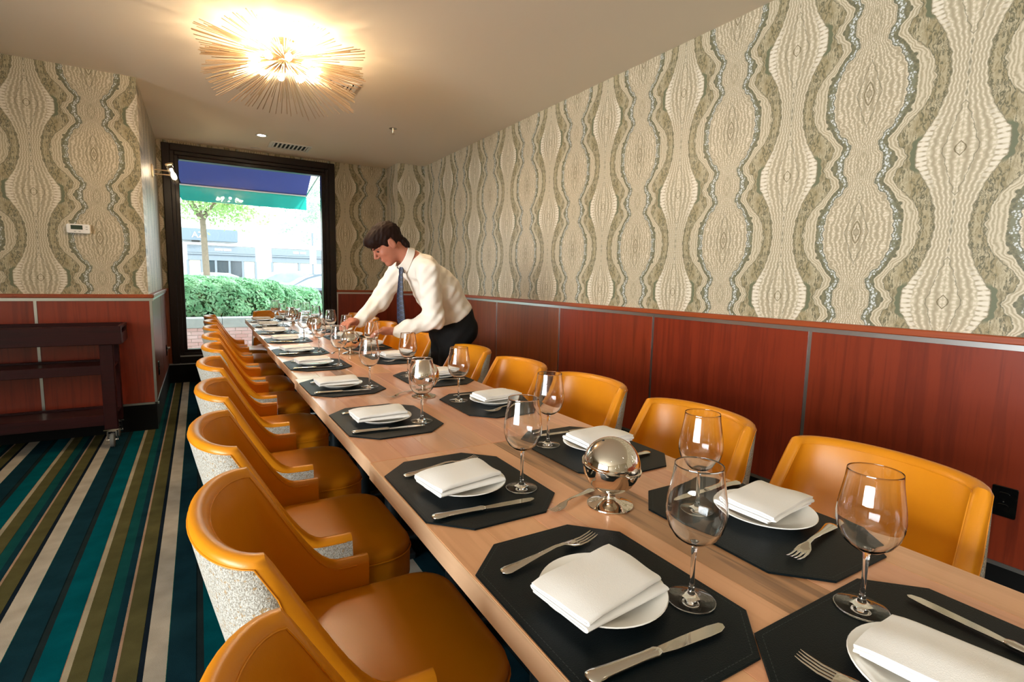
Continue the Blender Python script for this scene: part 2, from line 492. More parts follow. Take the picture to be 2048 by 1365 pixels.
wall_pier = struct('wall_pier', B(2.19, XW, 6.50, YB, 0, ZC), WP_B)
# the part of the room behind the camera
WY0, WY1, WZ0, WZ1 = -3.3, 1.3, .5, 2.55
sw = MB().box(X0-.2, X0, Y0, WY0, 0, ZC).box(X0-.2, X0, WY1, YL+.2, 0, ZC).box(X0-.2, X0, WY0, WY1, 0, WZ0).box(X0-.2, X0, WY0, WY1, WZ1, ZC)
struct('wall_side', sw, PLAIN)
struct('wall_rear', B(X0-.2, XW+.2, Y0-.2, Y0, 0, ZC), WP_F)
w2 = empty('window_2', (X0-.08, 0, 0)); tag(w2, kind='structure')
mb = MB()
for i in range(6):
    y = WY0+(WY1-WY0)*i/5; mb.box(-.04, .04, y-.035, y+.035, WZ0, WZ1)
for z in (WZ0+.03, 1.75, WZ1-.03): mb.box(-.04, .04, WY0, WY1, z-.03, z+.03)
mb.build('window_frame', BLACKB, w2)
B(-.005, .005, WY0, WY1, WZ0, WZ1).build('pane', PANE, w2)

# wainscot on the right wall
def wainscot_x(wall, x, sgn, y0, y1, cuts, tag_):
    """wall facing +-x: panels, strips, rail; sgn = direction into the room"""
    def bx(d0, d1, ya, yb, z0, z1): return B(*(sorted((x+sgn*d0, x+sgn*d1))), ya, yb, z0, z1)
    ed = [y0]+cuts+[y1]
    for a, b in zip(ed[:-1], ed[1:]):
        MB().cbox(*(sorted((x+sgn*0, x+sgn*.016))), a+.009, b-.009, ZB+.008, 1.0165, .0015).build('wainscot_panel', CHERRY, wall)
    for c in cuts: bx(0, .012, c-.0085, c+.0085, ZB+.008, 1.0165).build('metal_strip', STEEL, wall)
    bx(0, .02, y0, y1, 1.0162, 1.038).build('metal_rail_strip', STEEL, wall)
    MB().cbox(*(sorted((x+sgn*-.01, x+sgn*.034))), y0, y1, 1.038, ZR, .004).build('chair_rail', RAIL, wall)
    bx(0, .018, y0, y1, ZB-.008, ZB+.008).build('metal_base_strip', STEEL, wall)
def wainscot_y(wall, y, x0, x1, cuts, ends=(), trim=True):
    """wall facing -y"""
    ed = [x0]+cuts+[x1]
    for a, b in zip(ed[:-1], ed[1:]):
        MB().cbox(a+.009, b-.009, y-.016, y, ZB+.008, 1.0165, .0015).build('wainscot_panel', CHERRY, wall)
    for c in cuts+list(ends): B(c-.0085, c+.0085, y-.018, y, ZB-.008, 1.0165).build('metal_strip', STEEL, wall)
    B(x0, x1, y-.02, y, 1.0162, 1.038).build('metal_rail_strip', STEEL, wall)
    MB().cbox(x0, x1, y-.034, y+.01, 1.038, ZR, .004).build('chair_rail', RAIL, wall)
    B(x0, x1, y-.018, y, ZB-.008, ZB+.008).build('metal_base_strip', STEEL, wall)
wainscot_x(wall_right, XW, -1, Y0, 6.50, [-2.72, -1.69, -.66, .38, 1.41, 2.4305, 3.4644, 4.5187, 5.55], 'r')
wainscot_y(wall_left, YL, X0, XL+.03, [-4.1, -3.07, -2.035, -1.0], ends=(XL+.012,))
wainscot_x(wall_return, XL, 1, YL-.005, YB, [6.0], 's')
wainscot_y(wall_back, YB, FX1+.005, 2.19, [], ends=(FX1+.014,))
wainscot_y(wall_pier, 6.50, 2.19, XW-.03, [])
B(2.187, 2.1905, 6.502, YB, ZR, ZC).build('wallpaper_reveal', WP_S, wall_pier)
B(2.172, 2.19, 6.502, YB, ZB, ZR).build('wainscot_reveal', CHERRY, wall_pier)
B(XL, FX0, YB-.016, YB, ZB, 1.038).build('wainscot_panel', CHERRY, wall_back)
B(XL, FX1, YB-.02, YB, ZB-.008, ZB+.008).build('metal_base_strip', STEEL, wall_back)
B(XL+.0, FX0, YB-.03, YB, 1.038, ZR).build('chair_rail', RAIL, wall_back)
struct('baseboard_right', B(XW-.014, XW, Y0, 6.50, 0, ZB-.008), BLACKB)
struct('baseboard_left', B(X0, XL+.015, YL-.015, YL, 0, ZB-.008), BLACKB)
struct('baseboard_return', B(XL, XL+.015, YL, YB, 0, ZB-.008), BLACKB)
struct('baseboard_back', MB().box(XL, 2.19, YB-.015, YB, 0, ZB-.008).box(2.175, XW, 6.485, 6.50, 0, ZB-.008), BLACKB)

# street window: moulded frame and pane
win = empty('window_1', (0, YB, 0)); tag(win, kind='structure')
def frame_ring(x0, x1, z0, z1, w, y0, y1):
    m = MB()
    m.cbox(x0, x0+w, y0, y1, z0, z1, .006); m.cbox(x1-w, x1, y0, y1, z0, z1, .006)
    m.cbox(x0+w, x1-w, y0, y1, z1-w, z1, .006); m.cbox(x0+w, x1-w, y0, y1, z0, z0+w, .006)
    return m
frame_ring(FX0, FX1, FZ0, FZ1, .075, -.045, .06).build('window_casing', ESPRESSO, win)
frame_ring(FX0+.07, FX1-.07, FZ0+.07, FZ1-.07, .042, -.012, .10).build('window_frame', ESPRESSO, win)
frame_ring(FX0+.105, FX1-.105, FZ0+.105, FZ1-.105, .042, .03, .14).build('sash', ESPRESSO, win)
B(FX0+.075, FX1-.075, -.035, -.01, FZ0+.075, FZ0+.088).build('sill_strip', STEEL, win)
B(GX0-.02, GX1+.02, .088, .092, GZ0-.02, GZ1+.02).build('pane', PANE, win)

# ------------------------------------------------------------------ dining tables
XT0, XT1, ZT = .356, 1.090, .76
SEC = [(.045, 1.283, 0.), (1.286, 2.523, .004), (2.526, 3.766, .018), (3.769, 5.009, .036), (5.012, 6.255, .055)]
def shift(y):
    for a, b, s in SEC:
        if y < b+.0015: return s
    return SEC[-1][2]
plank_mesh = {}
TLAB = ['at the window end of the long row', 'second from the window in the long row', 'in the middle of the long row', 'fourth from the window in the long row', 'at the end of the row farthest from the window']
for k, (ya, yb, s) in enumerate(SEC):
    L = yb-ya
    t = empty('dining_table', ((XT0+XT1)/2+s, (ya+yb)/2, 0))
    tag(t, 'maple plank topped table '+TLAB[4-k], 'table', 'tables pushed together in one long row')
    W = XT1-XT0; x = -W/2; rr = random.Random(40+k)
    ws = [rr.uniform(.075, .115) for _ in range(8)]; tot = sum(ws); ws = [w*W/tot for w in ws]
    for i, w in enumerate(ws):
        mb = MB().cbox(x+.0002, x+w-.0002, -L/2, L/2, ZT-.032, ZT, .0006)
        mt = WALNUT if (k == 0 and i == 4) or (k == 2 and i == 2) else MAPLE
        mb.build('plank', mt, t)
        x += w
    for sx in (-1, 1):
        MB().cbox(sx*W/2-.002, sx*W/2+.002, -L/2, L/2, ZT-.042, ZT-.0008, .001).build('edge_band', MAPLE_EDGE, t)
    B(-W/2+.03, W/2-.03, -L/2+.03, L/2-.03, ZT-.05, ZT-.032).build('apron', TBASE, t)
    for sy in (-1, 1):
        p = empty('pedestal', (0, sy*L*.28, 0)); p.parent = t
        MB().lathe([(.0, .012), (.035, .012), (.035, ZT-.05), (0, ZT-.05)], 16).build('column', TBASE, p, 40)
        MB().cbox(-.17, .17, -.035, .035, 0.0, .03, .006).cbox(-.05, .05, -.18, .18, .0, .028, .006).build('cross_foot', TBASE, p)
    for sy in (-.44, .44):
        MB().lathe([(0, 0), (.008, 0), (.008, .012), (0, .012)], 10, (-W/2+.02, sy*L, ZT-.062)).build('glide_button', PLASTIC, t, 40)

# ------------------------------------------------------------------ chairs
def make_chair():
    """faces +x; origin on the floor under the wing tips' midline (y = 0)"""
    c = empty('dining_chair')
    xb, lean, d, th = .067, .232, .088, .033
    cols = []
    nb, ns = 22, 15
    def wz(z): return .228-.028*max(0, min(1, (z-.45)/.37))
    def topz(s):
        q = min(1., s/.62); return .548+.272*(1-q)**2.3 + .004*(1-min(1, s))
    side = []
    for i in range(1, ns+1):
        s = (i/ns)**1.35; xc = xb+d+s*.175
        side.append(('s', xc, topz(s), max(0., 1-s/.55)))
    arc = [('b', -PI/2+PI*i/nb, .82+.006*math.cos(-PI/2+PI*i/nb), 1.) for i in range(nb+1)]
    seq = [(k, a, zt, lf, -1) for (k, a, zt, lf) in reversed(side)] + [(k, a, zt, lf, 0) for (k, a, zt, lf) in arc] + [(k, a, zt, lf, 1) for (k, a, zt, lf) in side]
    def pt(col, off, z):
        k, a, zt, lf, sd = col
        w = wz(z); dx = -lean*(z-.45)*lf
        if k == 'b':
            x = xb+d*(1-math.cos(a)); y = w*math.sin(a); nx, ny = -w*math.cos(a), d*math.sin(a); l = math.hypot(nx, ny); nx /= l; ny /= l
        else:
            x = a; y = sd*w; nx, ny = 0, sd
        return (x+dx+nx*off, y+ny*off, z)
    h = th/2
    inner = []; outer = []
    nsd = len(side)
    def twf(i):
        s = (i/ns)**1.35; e = .01
        sl = abs(topz(min(1, s+e))-topz(max(0, s-e)))/(2*e*.175)
        return min(.022*(math.sqrt(1+sl*sl)-1), topz(s)-.47)
    tws = [twf(i) for i in range(1, ns+1)]
    tw = tws[::-1]+[.0]*(nb+1)+tws
    tw[ns] = tw[ns+nb] = .05
    for col in seq:
        zt = col[2]; row = []
        for j in range(8): row.append(pt(col, -h, .36+(zt-.018-.36)*j/7))
        row += [pt(col, -h*.82, zt-.007), pt(col, -h*.4, zt-.001), pt(col, 0, zt), pt(col, h*.45, zt-.001), pt(col, h*.85, zt-.006), pt(col, h*1.04, zt-.016)]
        inner.append(row)
        cut = .0155+tw[len(outer)]
        row[-1] = pt(col, h*1.04, zt-.016)
        if tw[len(outer)] > 0: row.append(pt(col, h*1.03, zt-cut-.002))
        else: row.append(pt(col, h*1.03, zt-.018))
        ro = [pt(col, h*.6, zt-cut+.002), pt(col, h*1.06, zt-cut)]
        for j in range(7): ro.append(pt(col, h*(1.16 if 0 < j < 6 else 1.08), zt-cut-.003-(zt-cut-.003-.34)*j/6))
        outer.append(ro)
    def grid(rows):
        n = len(rows); m = len(rows[0]); v = [p for r in rows for p in r]
        f = [(i*m+k, (i+1)*m+k, (i+1)*m+k+1, i*m+k+1) for i in range(n-1) for k in range(m-1)]
        return v, f
    v, f = grid(inner); m = len(inner[0])
    mb = MB().add(v, f)
    for col_i, row in ((0, inner[0]), (len(inner)-1, inner[-1])):
        ob = pt(seq[col_i], h*.98, .36)
        k0 = len(mb.v); mb.v += row+[ob]; mb.f.append(tuple(range(k0, k0+m+1)))
    mb.build('back_shell', LEATHER, c, 50)
    v, f = grid(outer); MB().add(v, f).build('tweed_back', TWEED, c, 60)
    MB().tube([pt(col, -h*.98, col[2]-.0165) for col in seq[2:-2]], .0017, 6).build('piping', LEATHER, c, 60)
    MB().tube([pt(col, h*1.06, col[2]-.0155-t_) for col, t_ in list(zip(seq, tw))[1:-1]], .0014, 6).build('outer_welt', LEATHER, c, 60)
    # seat
    def rrect(x0, x1, y, r, z, n=8):
        o = []
        for (cx, cyy, a0) in ((x1-r, y-r, 0), (x0+r*.7, y-r*.7, PI/2), (x0+r*.7, -y+r*.7, PI), (x1-r, -y+r, 1.5*PI)):
            rad = r if cx > .3 else r*.7
            for i in range(n+1):
                a = a0+PI/2*i/n; o.append((cx+rad*math.cos(a), cyy+rad*math.sin(a), z))
        return o
    L = []
    for ins, z in ((.02, .325), (.004, .335), (.0, .36), (.0, .425), (.003, .438), (.0, .449), (.004, .462), (.014, .474), (.034, .483), (.07, .4885), (.12, .491), (.17, .492)):
        L.append(rrect(.095+ins, .525-ins, .222-ins, max(.03, .095-ins*.5), z))
    MB().loops(L).build('seat', LEATHER, c, 60)
    MB().tube(rrect(.095, .526, .223, .095, .438), .0028, 6, closed=True).build('seat_piping', LEATHER, c, 60)
    for x, y in ((.14, .16), (.14, -.16), (.46, .17), (.46, -.17)):
        dx = -.03 if x < .3 else .015
        MB().loops([[(x+dx*(1-t)+sx*r, y+sy*r, z) for sx, sy in ((-1, -1), (1, -1), (1, 1), (-1, 1))] for t, z, r in ((0, 0, .012), (1, .335, .02))]).build('leg', LEGWOOD, c)
    return c
chair0 = make_chair()
LEFT = [.458, 1.013, 1.578, 2.172, 2.809, 3.44, 4.06, 4.69, 5.33, 5.96]
RIGHT = [.587, 1.117, 1.70, 2.24, 2.82, 3.60, 4.16, 4.75, 5.37, 5.98]
def place(o, x, y, rz): o.location = (x, y, 0); o.rotation_euler = (0, 0, rz)
first = [True]
def next_chair():
    if first[0]: first[0] = False; return chair0
    return copy_tree(chair0)
GL = 'amber leather chairs on the trolley side'; GR = 'amber leather chairs on the panelled wall side'
lx = [0, 0, -.008, .004, .008, .03, .035, .045, .055, .06]
for i, y in enumerate(LEFT):
    o = next_chair(); place(o, lx[i], y, random.uniform(-.02, .02))
    tag(o, f'amber leather chair, {ORD[9-i]} from the window on the trolley side of the table', 'chair', GL)
rx = [1.462, 1.44, 1.47, 1.45, 1.462, 1.455, 1.48, 1.53, 1.55, 1.56]
for i, y in enumerate(RIGHT):
    o = next_chair(); place(o, rx[i], y, PI+random.uniform(-.03, .03))
    tag(o, f'amber leather chair, {ORD[9-i]} from the window on the panelled wall side of the table', 'chair', GR)
o = next_chair(); place(o, .735, 6.70, -PI/2)
tag(o, 'amber leather chair at the head of the table with its back to the window', 'chair')

# ------------------------------------------------------------------ place settings
def make_placemat():
    w, l, c = .152, .205, .071       # half depth (x), half length (y)
    def octo(i): return [(w-i, -l+c+i*.41), (w-i, l-c-i*.41), (w-c-i*.41, l-i), (-w+c+i*.41, l-i), (-w+i, l-c-i*.41), (-w+i, -l+c+i*.41), (-w+c+i*.41, -l+i), (w-c-i*.41, -l+i)]
    o = MB().prism(octo(0), 0, .004, .0012).build('placemat', MATBLK)
    m = MB(); pts = octo(.009)
    for k in range(8):
        a, b = Vector(pts[k]), Vector(pts[(k+1) % 8]); n = int((b-a).length/.007)
        d = (b-a)/n; nn = Vector((-d.y, d.x)).normalized()*.0005
        for i in range(n):
            p, q = a+d*(i+.15), a+d*(i+.85)
            m.add([(p.x-nn.x, p.y-nn.y, .0043), (q.x-nn.x, q.y-nn.y, .0043), (q.x+nn.x, q.y+nn.y, .0043), (p.x+nn.x, p.y+nn.y, .0043)], [(0, 1, 2, 3)])
    s = m.build('stitching', STITCH, o); s['kind'] = 'stuff'
    return o
def make_plate():
    pr = [(0, .003), (.05, .003), (.058, .0), (.062, .001), (.075, .008), (.094, .0145), (.0955, .0155), (.0945, .0170), (.076, .0115), (.062, .0065), (.055, .006), (0, .006)]
    return MB().lathe(pr, 48).build('side_plate', CHINA, None, 60)
def make_napkin(seed):
    r = random.Random(seed)
    t = .0043; rad = .0026; path = []
    near, far = -.053, .052
    z = t*.6
    for k in range(4):
        a, b = (far, near) if k % 2 == 0 else (near, far)
        off = r.uniform(-.004, .004)
        if k >= 2: off += .004
        n = 9
        for i in range(n+1): path.append((a+(b-a)*i/n+(off if (k % 2 == 0) == (i == n) else 0)*0, z))
        if k < 3:
            sgn = -1 if b == near else 1
            for i in range(1, 6):
                an = PI*i/6; path.append((b+sgn*rad*(2.0 if k % 2 == 0 else 1.)*math.sin(an), z+(rad if k % 2 == 0 else .0032)*(1-math.cos(an))))
            z += 2*(rad if k % 2 == 0 else .0032)
    L = []
    nu = 12
    # ribbon outline
    P = [Vector(p) for p in path]; up = []; dn = []
    for i, p in enumerate(P):
        d = (P[min(i+1, len(P)-1)]-P[max(i-1, 0)]).normalized(); nrm = Vector((-d.y, d.x))
        up.append(p+nrm*t/2); dn.append(p-nrm*t/2)
    out = up+dn[::-1]
    ph = r.uniform(0, 6)
    for i in range(nu+1):
        u = -.083+.166*i/nu; ring = []
        for p in out:
            q = max(0, p.y)/.03
            e = abs(u)/.083
            zz = p.y*(1-.10*e**4) + .0026*math.sin(u*34+ph)*q*(.4+p.x*6) + .0016*q*math.sin(p.x*70+ph*2)
            zz += .004*q*max(0, u/.083)**2*(1 if r.random() > -1 else 0)
            zz += .0035*q*(1-(p.x/.055)**2)*(1-e**2)-.004*q*e**6
            up_ = max(0, min(1, (p.y-.009)/.004))
            vv = p.x+.005*q*math.sin(u*14+ph)+.0035*q*(u/.083)+up_*.007*(1+u/.083)
            ring.append((u+.006*q*math.sin(p.x*26+ph)*(1 if u < 0 else -1)*(e**2), vv, zz))
        L.append(ring)
    return MB().loops(L).build('folded_napkin', LINEN, None, 55)
def loft(sts, n=10):
    """stations (x, y, z, half width, half thickness)"""
    L = []
    for x, y, z, w, t in sts:
        L.append([(x, y+w*math.cos(2*PI*k/n), z+t*math.sin(2*PI*k/n)) for k in range(n)])
    return MB().loops(L)
def make_fork(s=1.):
    o = empty('table_fork')
    loft([(-.104, 0, .004, .003, .0015), (-.101, 0, .0045, .009, .002), (-.092, 0, .005, .0115, .0022), (-.07, 0, .006, .009, .0024), (-.03, 0, .009, .0052, .0022), (.01, 0, .0125, .0036, .002), (.03, 0, .0115, .004, .002), (.038, 0, .0095, .0075, .0015), (.046, 0, .007, .011, .0013), (.06, 0, .0045, .012, .0011), (.064, 0, .0042, .012, .001)], 10).build('handle', CUTLERY, o, 60)
    for k in range(4):
        y = (k-1.5)*.0063
        loft([(.062, y, .0042, .0021, .001), (.08, y, .0045, .0019, .001), (.098, y*.97, .008, .0014, .0008), (.106, y*.96, .0105, .0006, .0005)], 6).build('tine', CUTLERY, o, 60)
    return o
def make_knife():
    o = empty('table_knife')
    loft([(-.112, 0, .0055, .004, .002), (-.109, 0, .0055, .0095, .0035), (-.102, 0, .0055, .0118, .0045), (-.08, 0, .0055, .0098, .0045), (-.03, 0, .0055, .0078, .0042), (-.012, 0, .0055, .0085, .0045), (-.008, 0, .0055, .0092, .0048), (-.003, 0, .0055, .0075, .004), (.0, 0, .0055, .006, .003)], 12).build('handle', CUTLERY, o, 60)
    blade = [(-.002, -.006), (.02, -.0085), (.08, -.0095), (.10, -.0085), (.111, -.004), (.114, .002), (.110, .0065), (.09, .0085), (.04, .008), (-.002, .006)]
    MB().prism(blade, .0045, .0062, .0004).build('blade', CUTLERY, o)
    return o
def make_glass():
    o = empty('wine_glass')
    outp = [(0, .089), (.004, .0885), (.010, .0895), (.020, .0935), (.031, .1025), (.0385, .115), (.0425, .130), (.0432, .142), (.0418, .158), (.0385, .178), (.0358, .194), (.0346, .2065), (.03445, .2085), (.0343, .2090)]
    inn = [(.0339, .2090), (.03375, .2085), (.0338, .2065), (.0350, .194), (.0377, .178), (.0410, .158), (.0424, .142), (.0417, .130), (.0372, .1155), (.0298, .1035), (.019, .095), (.009, .0918), (0, .0912)]
    MB().lathe(outp+inn, 40).build('bowl', GLASS, o, 50)
    st = [(0, .0895), (.0065, .0892), (.0045, .083), (.0036, .07), (.0034, .045), (.0038, .022), (.0055, .013), (.010, .0085), (.020, .0055), (.034, .0030), (.0357, .0020), (.0350, .0006), (.0325, .0003), (0, .0014)]
    MB().lathe(st, 40).build('stem_and_foot', GLASS, o, 80)
    return o
def make_cloche():
    o = empty('domed_butter_dish')
    foot = [(0, .0), (.047, .0), (.049, .0015), (.0485, .003), (.042, .0055), (.03, .009), (.017, .013), (.012, .018), (.0105, .023), (.0125, .028), (.019, .031), (.0, .031)]
    MB().lathe(foot, 40).build('foot', SILVER, o, 50)
    R = .0605; zc = .0865
    a0 = [math.radians(-68+68*i/12) for i in range(13)]
    MB().lathe([(0, zc-R*.985)]+[(R*math.cos(a)*.985, zc+R*math.sin(a)*.985) for a in a0]+[(R*.94, zc), (R*.8, zc-R*.5), (0, zc-R*.9)], 48).build('bowl', SILVER, o, 60)
    a1 = [math.radians(90*i/16) for i in range(17)]
    dome = MB().lathe([(R*math.cos(a)*1.0, R*math.sin(a)*1.0) for a in a1]+[(R*.97*math.cos(a), R*.97*math.sin(a)) for a in reversed(a1)], 56, close=True)
    dome.lathe([(R*1.0, -.003), (R*1.045, -.003), (R*1.05, 0), (R*1.045, .0025), (R*1.0, .0025)], 56)
    T = Matrix.Translation((0, 0, zc)) @ Matrix.Rotation(math.radians(9), 4, 'Y')
    dome.xf(T).build('dome_lid', SILVER, o, 60)
    hole = MB().lathe([(0, R*1.003), (.0028, R*1.002), (.0028, R*.97), (0, R*.97)], 14).xf(T @ Matrix.Rotation(math.radians(-28), 4, 'Y') @ Matrix.Rotation(math.radians(10), 4, 'X')); hole.build('vent_hole', DARK, o)
    kn = MB().lathe([(0, 0), (.0025, 0), (.0025, .006), (.0045, .008), (.0055, .0105), (.0045, .013), (0, .014)], 14).xf(T @ Matrix.Rotation(math.radians(90), 4, 'X') @ Matrix.Rotation(math.radians(35), 4, 'Y') @ Matrix.Translation((0, 0, 0)) @ Matrix.Translation((0, 0, R*.995)))
    kn.build('pivot_knob', SILVER, o, 50)
    return o

P_MAT, P_PLATE, P_FORK, P_KNIFE, P_GLASS, P_CLOCHE = make_placemat(), make_plate(), make_fork(), make_knife(), make_glass(), make_cloche()
P_NAP = [make_napkin(s) for s in (3, 11, 23)]
used = set()
def inst(proto):
    if proto.name in used: return copy_tree(proto)
    used.add(proto.name); return proto
def local(o, cx, cy, rz, lx, ly, lz, lr):
    c, s = math.cos(rz), math.sin(rz)
    o.location = (cx+c*lx-s*ly, cy+s*lx+c*ly, lz); o.rotation_euler = (0, 0, rz+lr)
def setting(cx, cy, rz, where, k, glass=(.098, -.08), plate=(-.012, -.008), nap_r=.05, gscale=1., nap=(-.032, -.008)):
    r = random.Random(k*7+1); zt = ZT+.0002; zm = ZT+.0042
    o = inst(P_MAT); local(o, cx, cy, rz, 0, 0, zt, r.uniform(-.012, .012)); tag(o, 'black leather octagonal placemat, '+where, 'placemat', 'black octagonal placemats')
    o = inst(P_PLATE); local(o, cx, cy, rz, *plate, zm, 0); tag(o, 'white round side plate, '+where, 'plate', 'white side plates')
    o = inst(P_NAP[k % 3]); local(o, cx, cy, rz, plate[0]-.012, plate[1]-.008, zm+.0165, nap_r+r.uniform(-.06, .06)); tag(o, 'folded white linen napkin on its plate, '+where, 'napkin', 'folded white napkins')
    o = inst(P_FORK); local(o, cx, cy, rz, -.012, .122+r.uniform(-.006, .006), zm, .14+r.uniform(-.05, .05)); tag(o, 'silver table fork on its placemat, '+where, 'fork', 'table forks')
    o = inst(P_KNIFE); local(o, cx, cy, rz, -.028, -.138+r.uniform(-.005, .005), zm, -.07+r.uniform(-.04, .04)); tag(o, 'silver table knife on its placemat, '+where, 'knife', 'table knives')
    o = inst(P_GLASS); local(o, cx, cy, rz, glass[0], glass[1], zm, r.uniform(0, 6)); tag(o, 'empty clear wine glass, '+where, 'wine glass', 'empty wine glasses')
LS = [.56, 1.036, 1.664, 2.275, 2.905, 3.45, 4.10, 4.72, 5.35, 5.95]
RS = [.604, 1.11, 1.72, 2.29, 2.95, 3.55, 4.15, 4.75, 5.37, 5.95]
for i, y in enumerate(LS):
    setting(.510+shift(y), y, 0, f'trolley side, {ORD[9-i]} seat from the window', i)
for i, y in enumerate(RS):
    setting(.936+shift(y), y, PI, f'panelled wall side, {ORD[9-i]} seat from the window', i+10, glass=(.072, -.078) if i == 0 else (.095, -.078), plate=(-.04, 0) if i == 0 else (-.02, 0))
setting(.760, .2365, PI/2, 'end seat farthest from the window', 30, glass=(.108, -.054), plate=(-.018, .028), nap_r=.08)
setting(.775, 6.085, -PI/2, 'head seat with its back to the window', 31, glass=(.1, -.09))
CL = [(.733, .80, -.7), (.76, 1.945, -.6), (.79, 3.25, -.5), (.805, 4.51, -.5), (.80, 5.62, -.4)]
CLAB = ['polished silver domed dish, {} from the window along the table middle']
fork2 = make_fork(); fork2.name = 'serving_fork'
for i, (x, y, rz) in enumerate(CL):
    o = inst(P_CLOCHE); o.location = (x, y, ZT+.0002); o.rotation_euler = (0, 0, rz)
    tag(o, CLAB[0].format(ORD[4-i]), 'dish', 'silver domed dishes')
    if i < 4:
        o = fork2 if i == 0 else copy_tree(fork2)
        o.location = (x-.072, y+.06, ZT+.001); o.rotation_euler = (0, 0, 3.6+.2*i); o.scale = (.8, .8, .8)
        if i == 0: o.location = (x-.062, y+.048, ZT+.001); o.rotation_euler = (0, 0, 3.48)
        tag(o, f'small serving fork beside the domed dish {ORD[4-i]} from the window', 'fork', 'small serving forks')

# ------------------------------------------------------------------ service trolley
tr = empty('service_trolley', (0, 0, 0)); tag(tr, 'dark mahogany service trolley with shelves and castors against the panelled wall', 'trolley')
TX0, TX1, TY0, TY1 = -1.95, -.478, 4.46, 4.85
m = MB().cbox(TX0, TX1, TY0, TY0+.022, .735, .86, .003).cbox(TX0, TX1, TY1-.022, TY1, .735, .86, .003)
m.cbox(TX0, TX0+.022, TY0+.022, TY1-.022, .735, .86, .003)
m.cbox(TX1-.022, TX1, TY0+.022, TY0+.07, .735, .86, .003).cbox(TX1-.022, TX1, TY1-.07, TY1-.022, .735, .86, .003).box(TX1-.022, TX1, TY0+.07, TY1-.07, .735, .81).box(TX1-.022, TX1, TY0+.07, TY1-.07, .842, .86)
m.build('top_rim', MAHOG, tr)
B(TX0+.022, TX1-.022, TY0+.022, TY1-.022, .815, .835).build('top_tray', MAHOG, tr)
for z0, z1 in ((.525, .59), (.165, .24)):
    sh = MB().cbox(TX0+.06, TX1-.06, TY0+.05, TY1-.05, z1-.03, z1-.012, .002).build('shelf', MAHOG, tr)
    MB().cbox(TX0+.06, TX1-.06, TY0+.03, TY0+.05, z0, z1, .002).cbox(TX0+.06, TX1-.06, TY1-.05, TY1-.03, z0, z1, .002).build('shelf_lip', MAHOG, sh)
for x in (TX0+.09, TX1-.09):
    for y in (TY0+.055, TY1-.055):
        MB().cbox(x-.038, x+.038, y-.03, y+.03, .135, .735, .004).build('post', MAHOG, tr)
        ca = empty('castor', (x, y, 0)); ca.parent = tr
        MB().box(-.045, .045, -.035, .035, .127, .135).build('mount_plate', CHROME, ca)
        fk = MB().box(-.03, -.026, -.02, .02, .045, .122).box(.026, .03, -.02, .02, .045, .122).box(-.03, .03, -.02, .02, .115, .122); fk.build('fork', CHROME, ca)
        wh = MB().lathe([(0, -.016), (.02, -.016), (.022, -.012), (.04, -.013), (.05, -.009), (.05, .009), (.04, .013), (.022, .012), (.02, .016), (0, .016)], 28).xf(Matrix.Translation((0, 0, .0502)) @ Matrix.Rotation(PI/2, 4, 'Y'))
        wh.build('wheel', RUBBER, ca, 40)
        MB().lathe([(0, -.033), (.014, -.033), (.014, .033), (0, .033)], 14).xf(Matrix.Translation((0, 0, .0502)) @ Matrix.Rotation(PI/2, 4, 'Y')).build('hub', CHROME, ca, 40)

# ------------------------------------------------------------------ wall and ceiling fittings
th = empty('thermostat', (-.728, YL, 1.537)); tag(th, 'white wall thermostat with a dark display on the patterned wallpaper', 'thermostat')
def rr2(w, h, r, n=5):
    o = []
    for cx, cyy, a0 in ((w-r, h-r, 0), (-w+r, h-r, PI/2), (-w+r, -h+r, PI), (w-r, -h+r, 1.5*PI)):
        for i in range(n+1):
            a = a0+PI/2*i/n; o.append((cx+r*math.cos(a), cyy+r*math.sin(a)))
    return o
RX = Matrix.Rotation(PI/2, 4, 'X')
MB().prism(rr2(.068, .033, .012), 0, .025, .004).xf(RX).build('housing', PLASTIC, th, 40)
MB().prism([(-.043, -.006), (.024, -.006), (.024, .024), (-.043, .024)], .025, .0256).xf(RX).build('display', LCD, th)
for x, z in ((.047, .014), (.047, -.003), (-.02, -.02), (.006, -.02)):
    MB().prism(rr2(.006, .003, .002), .025, .0268).xf(Matrix.Translation((x, 0, z)) @ RX).build('button', BUTTON, th)
def outlet(name, loc, rz, label, plug=False):
    o = empty(name, loc, rz); tag(o, label, 'outlet', None)
    MB().prism(rr2(.037, .057, .006), 0, .006, .0015).xf(RX).build('cover_plate', GLOSSBLK, o, 40)
    for z in (.022, -.022):
        MB().prism(rr2(.016, .014, .008), .006, .0085, .001).xf(Matrix.Translation((0, 0, z)) @ RX).build('socket', GLOSSBLK, o, 40)
    MB().lathe([(0, .006), (.003, .006), (.0025, .0072), (0, .0075)], 10).xf(RX).build('screw', CHROME, o, 40)
    if plug:
        MB().prism(rr2(.011, .013, .005), .0085, .035, .003).xf(Matrix.Translation((0, 0, .022)) @ RX).build('plug', CHROME, o, 40)
    return o
outlet('wall_outlet', (XW-.0165, .642, .455), -PI/2, 'glossy black outlet plate on the red panel beside the end chair')
outlet('wall_outlet', (XL+.0165, 6.50, .43), PI/2, 'outlet with a plug on the return wall next to the window', True)
outlet('wall_outlet', (XL+.0165, 5.25, .435), PI/2, 'black outlet plate on the return wall near the trolley corner')

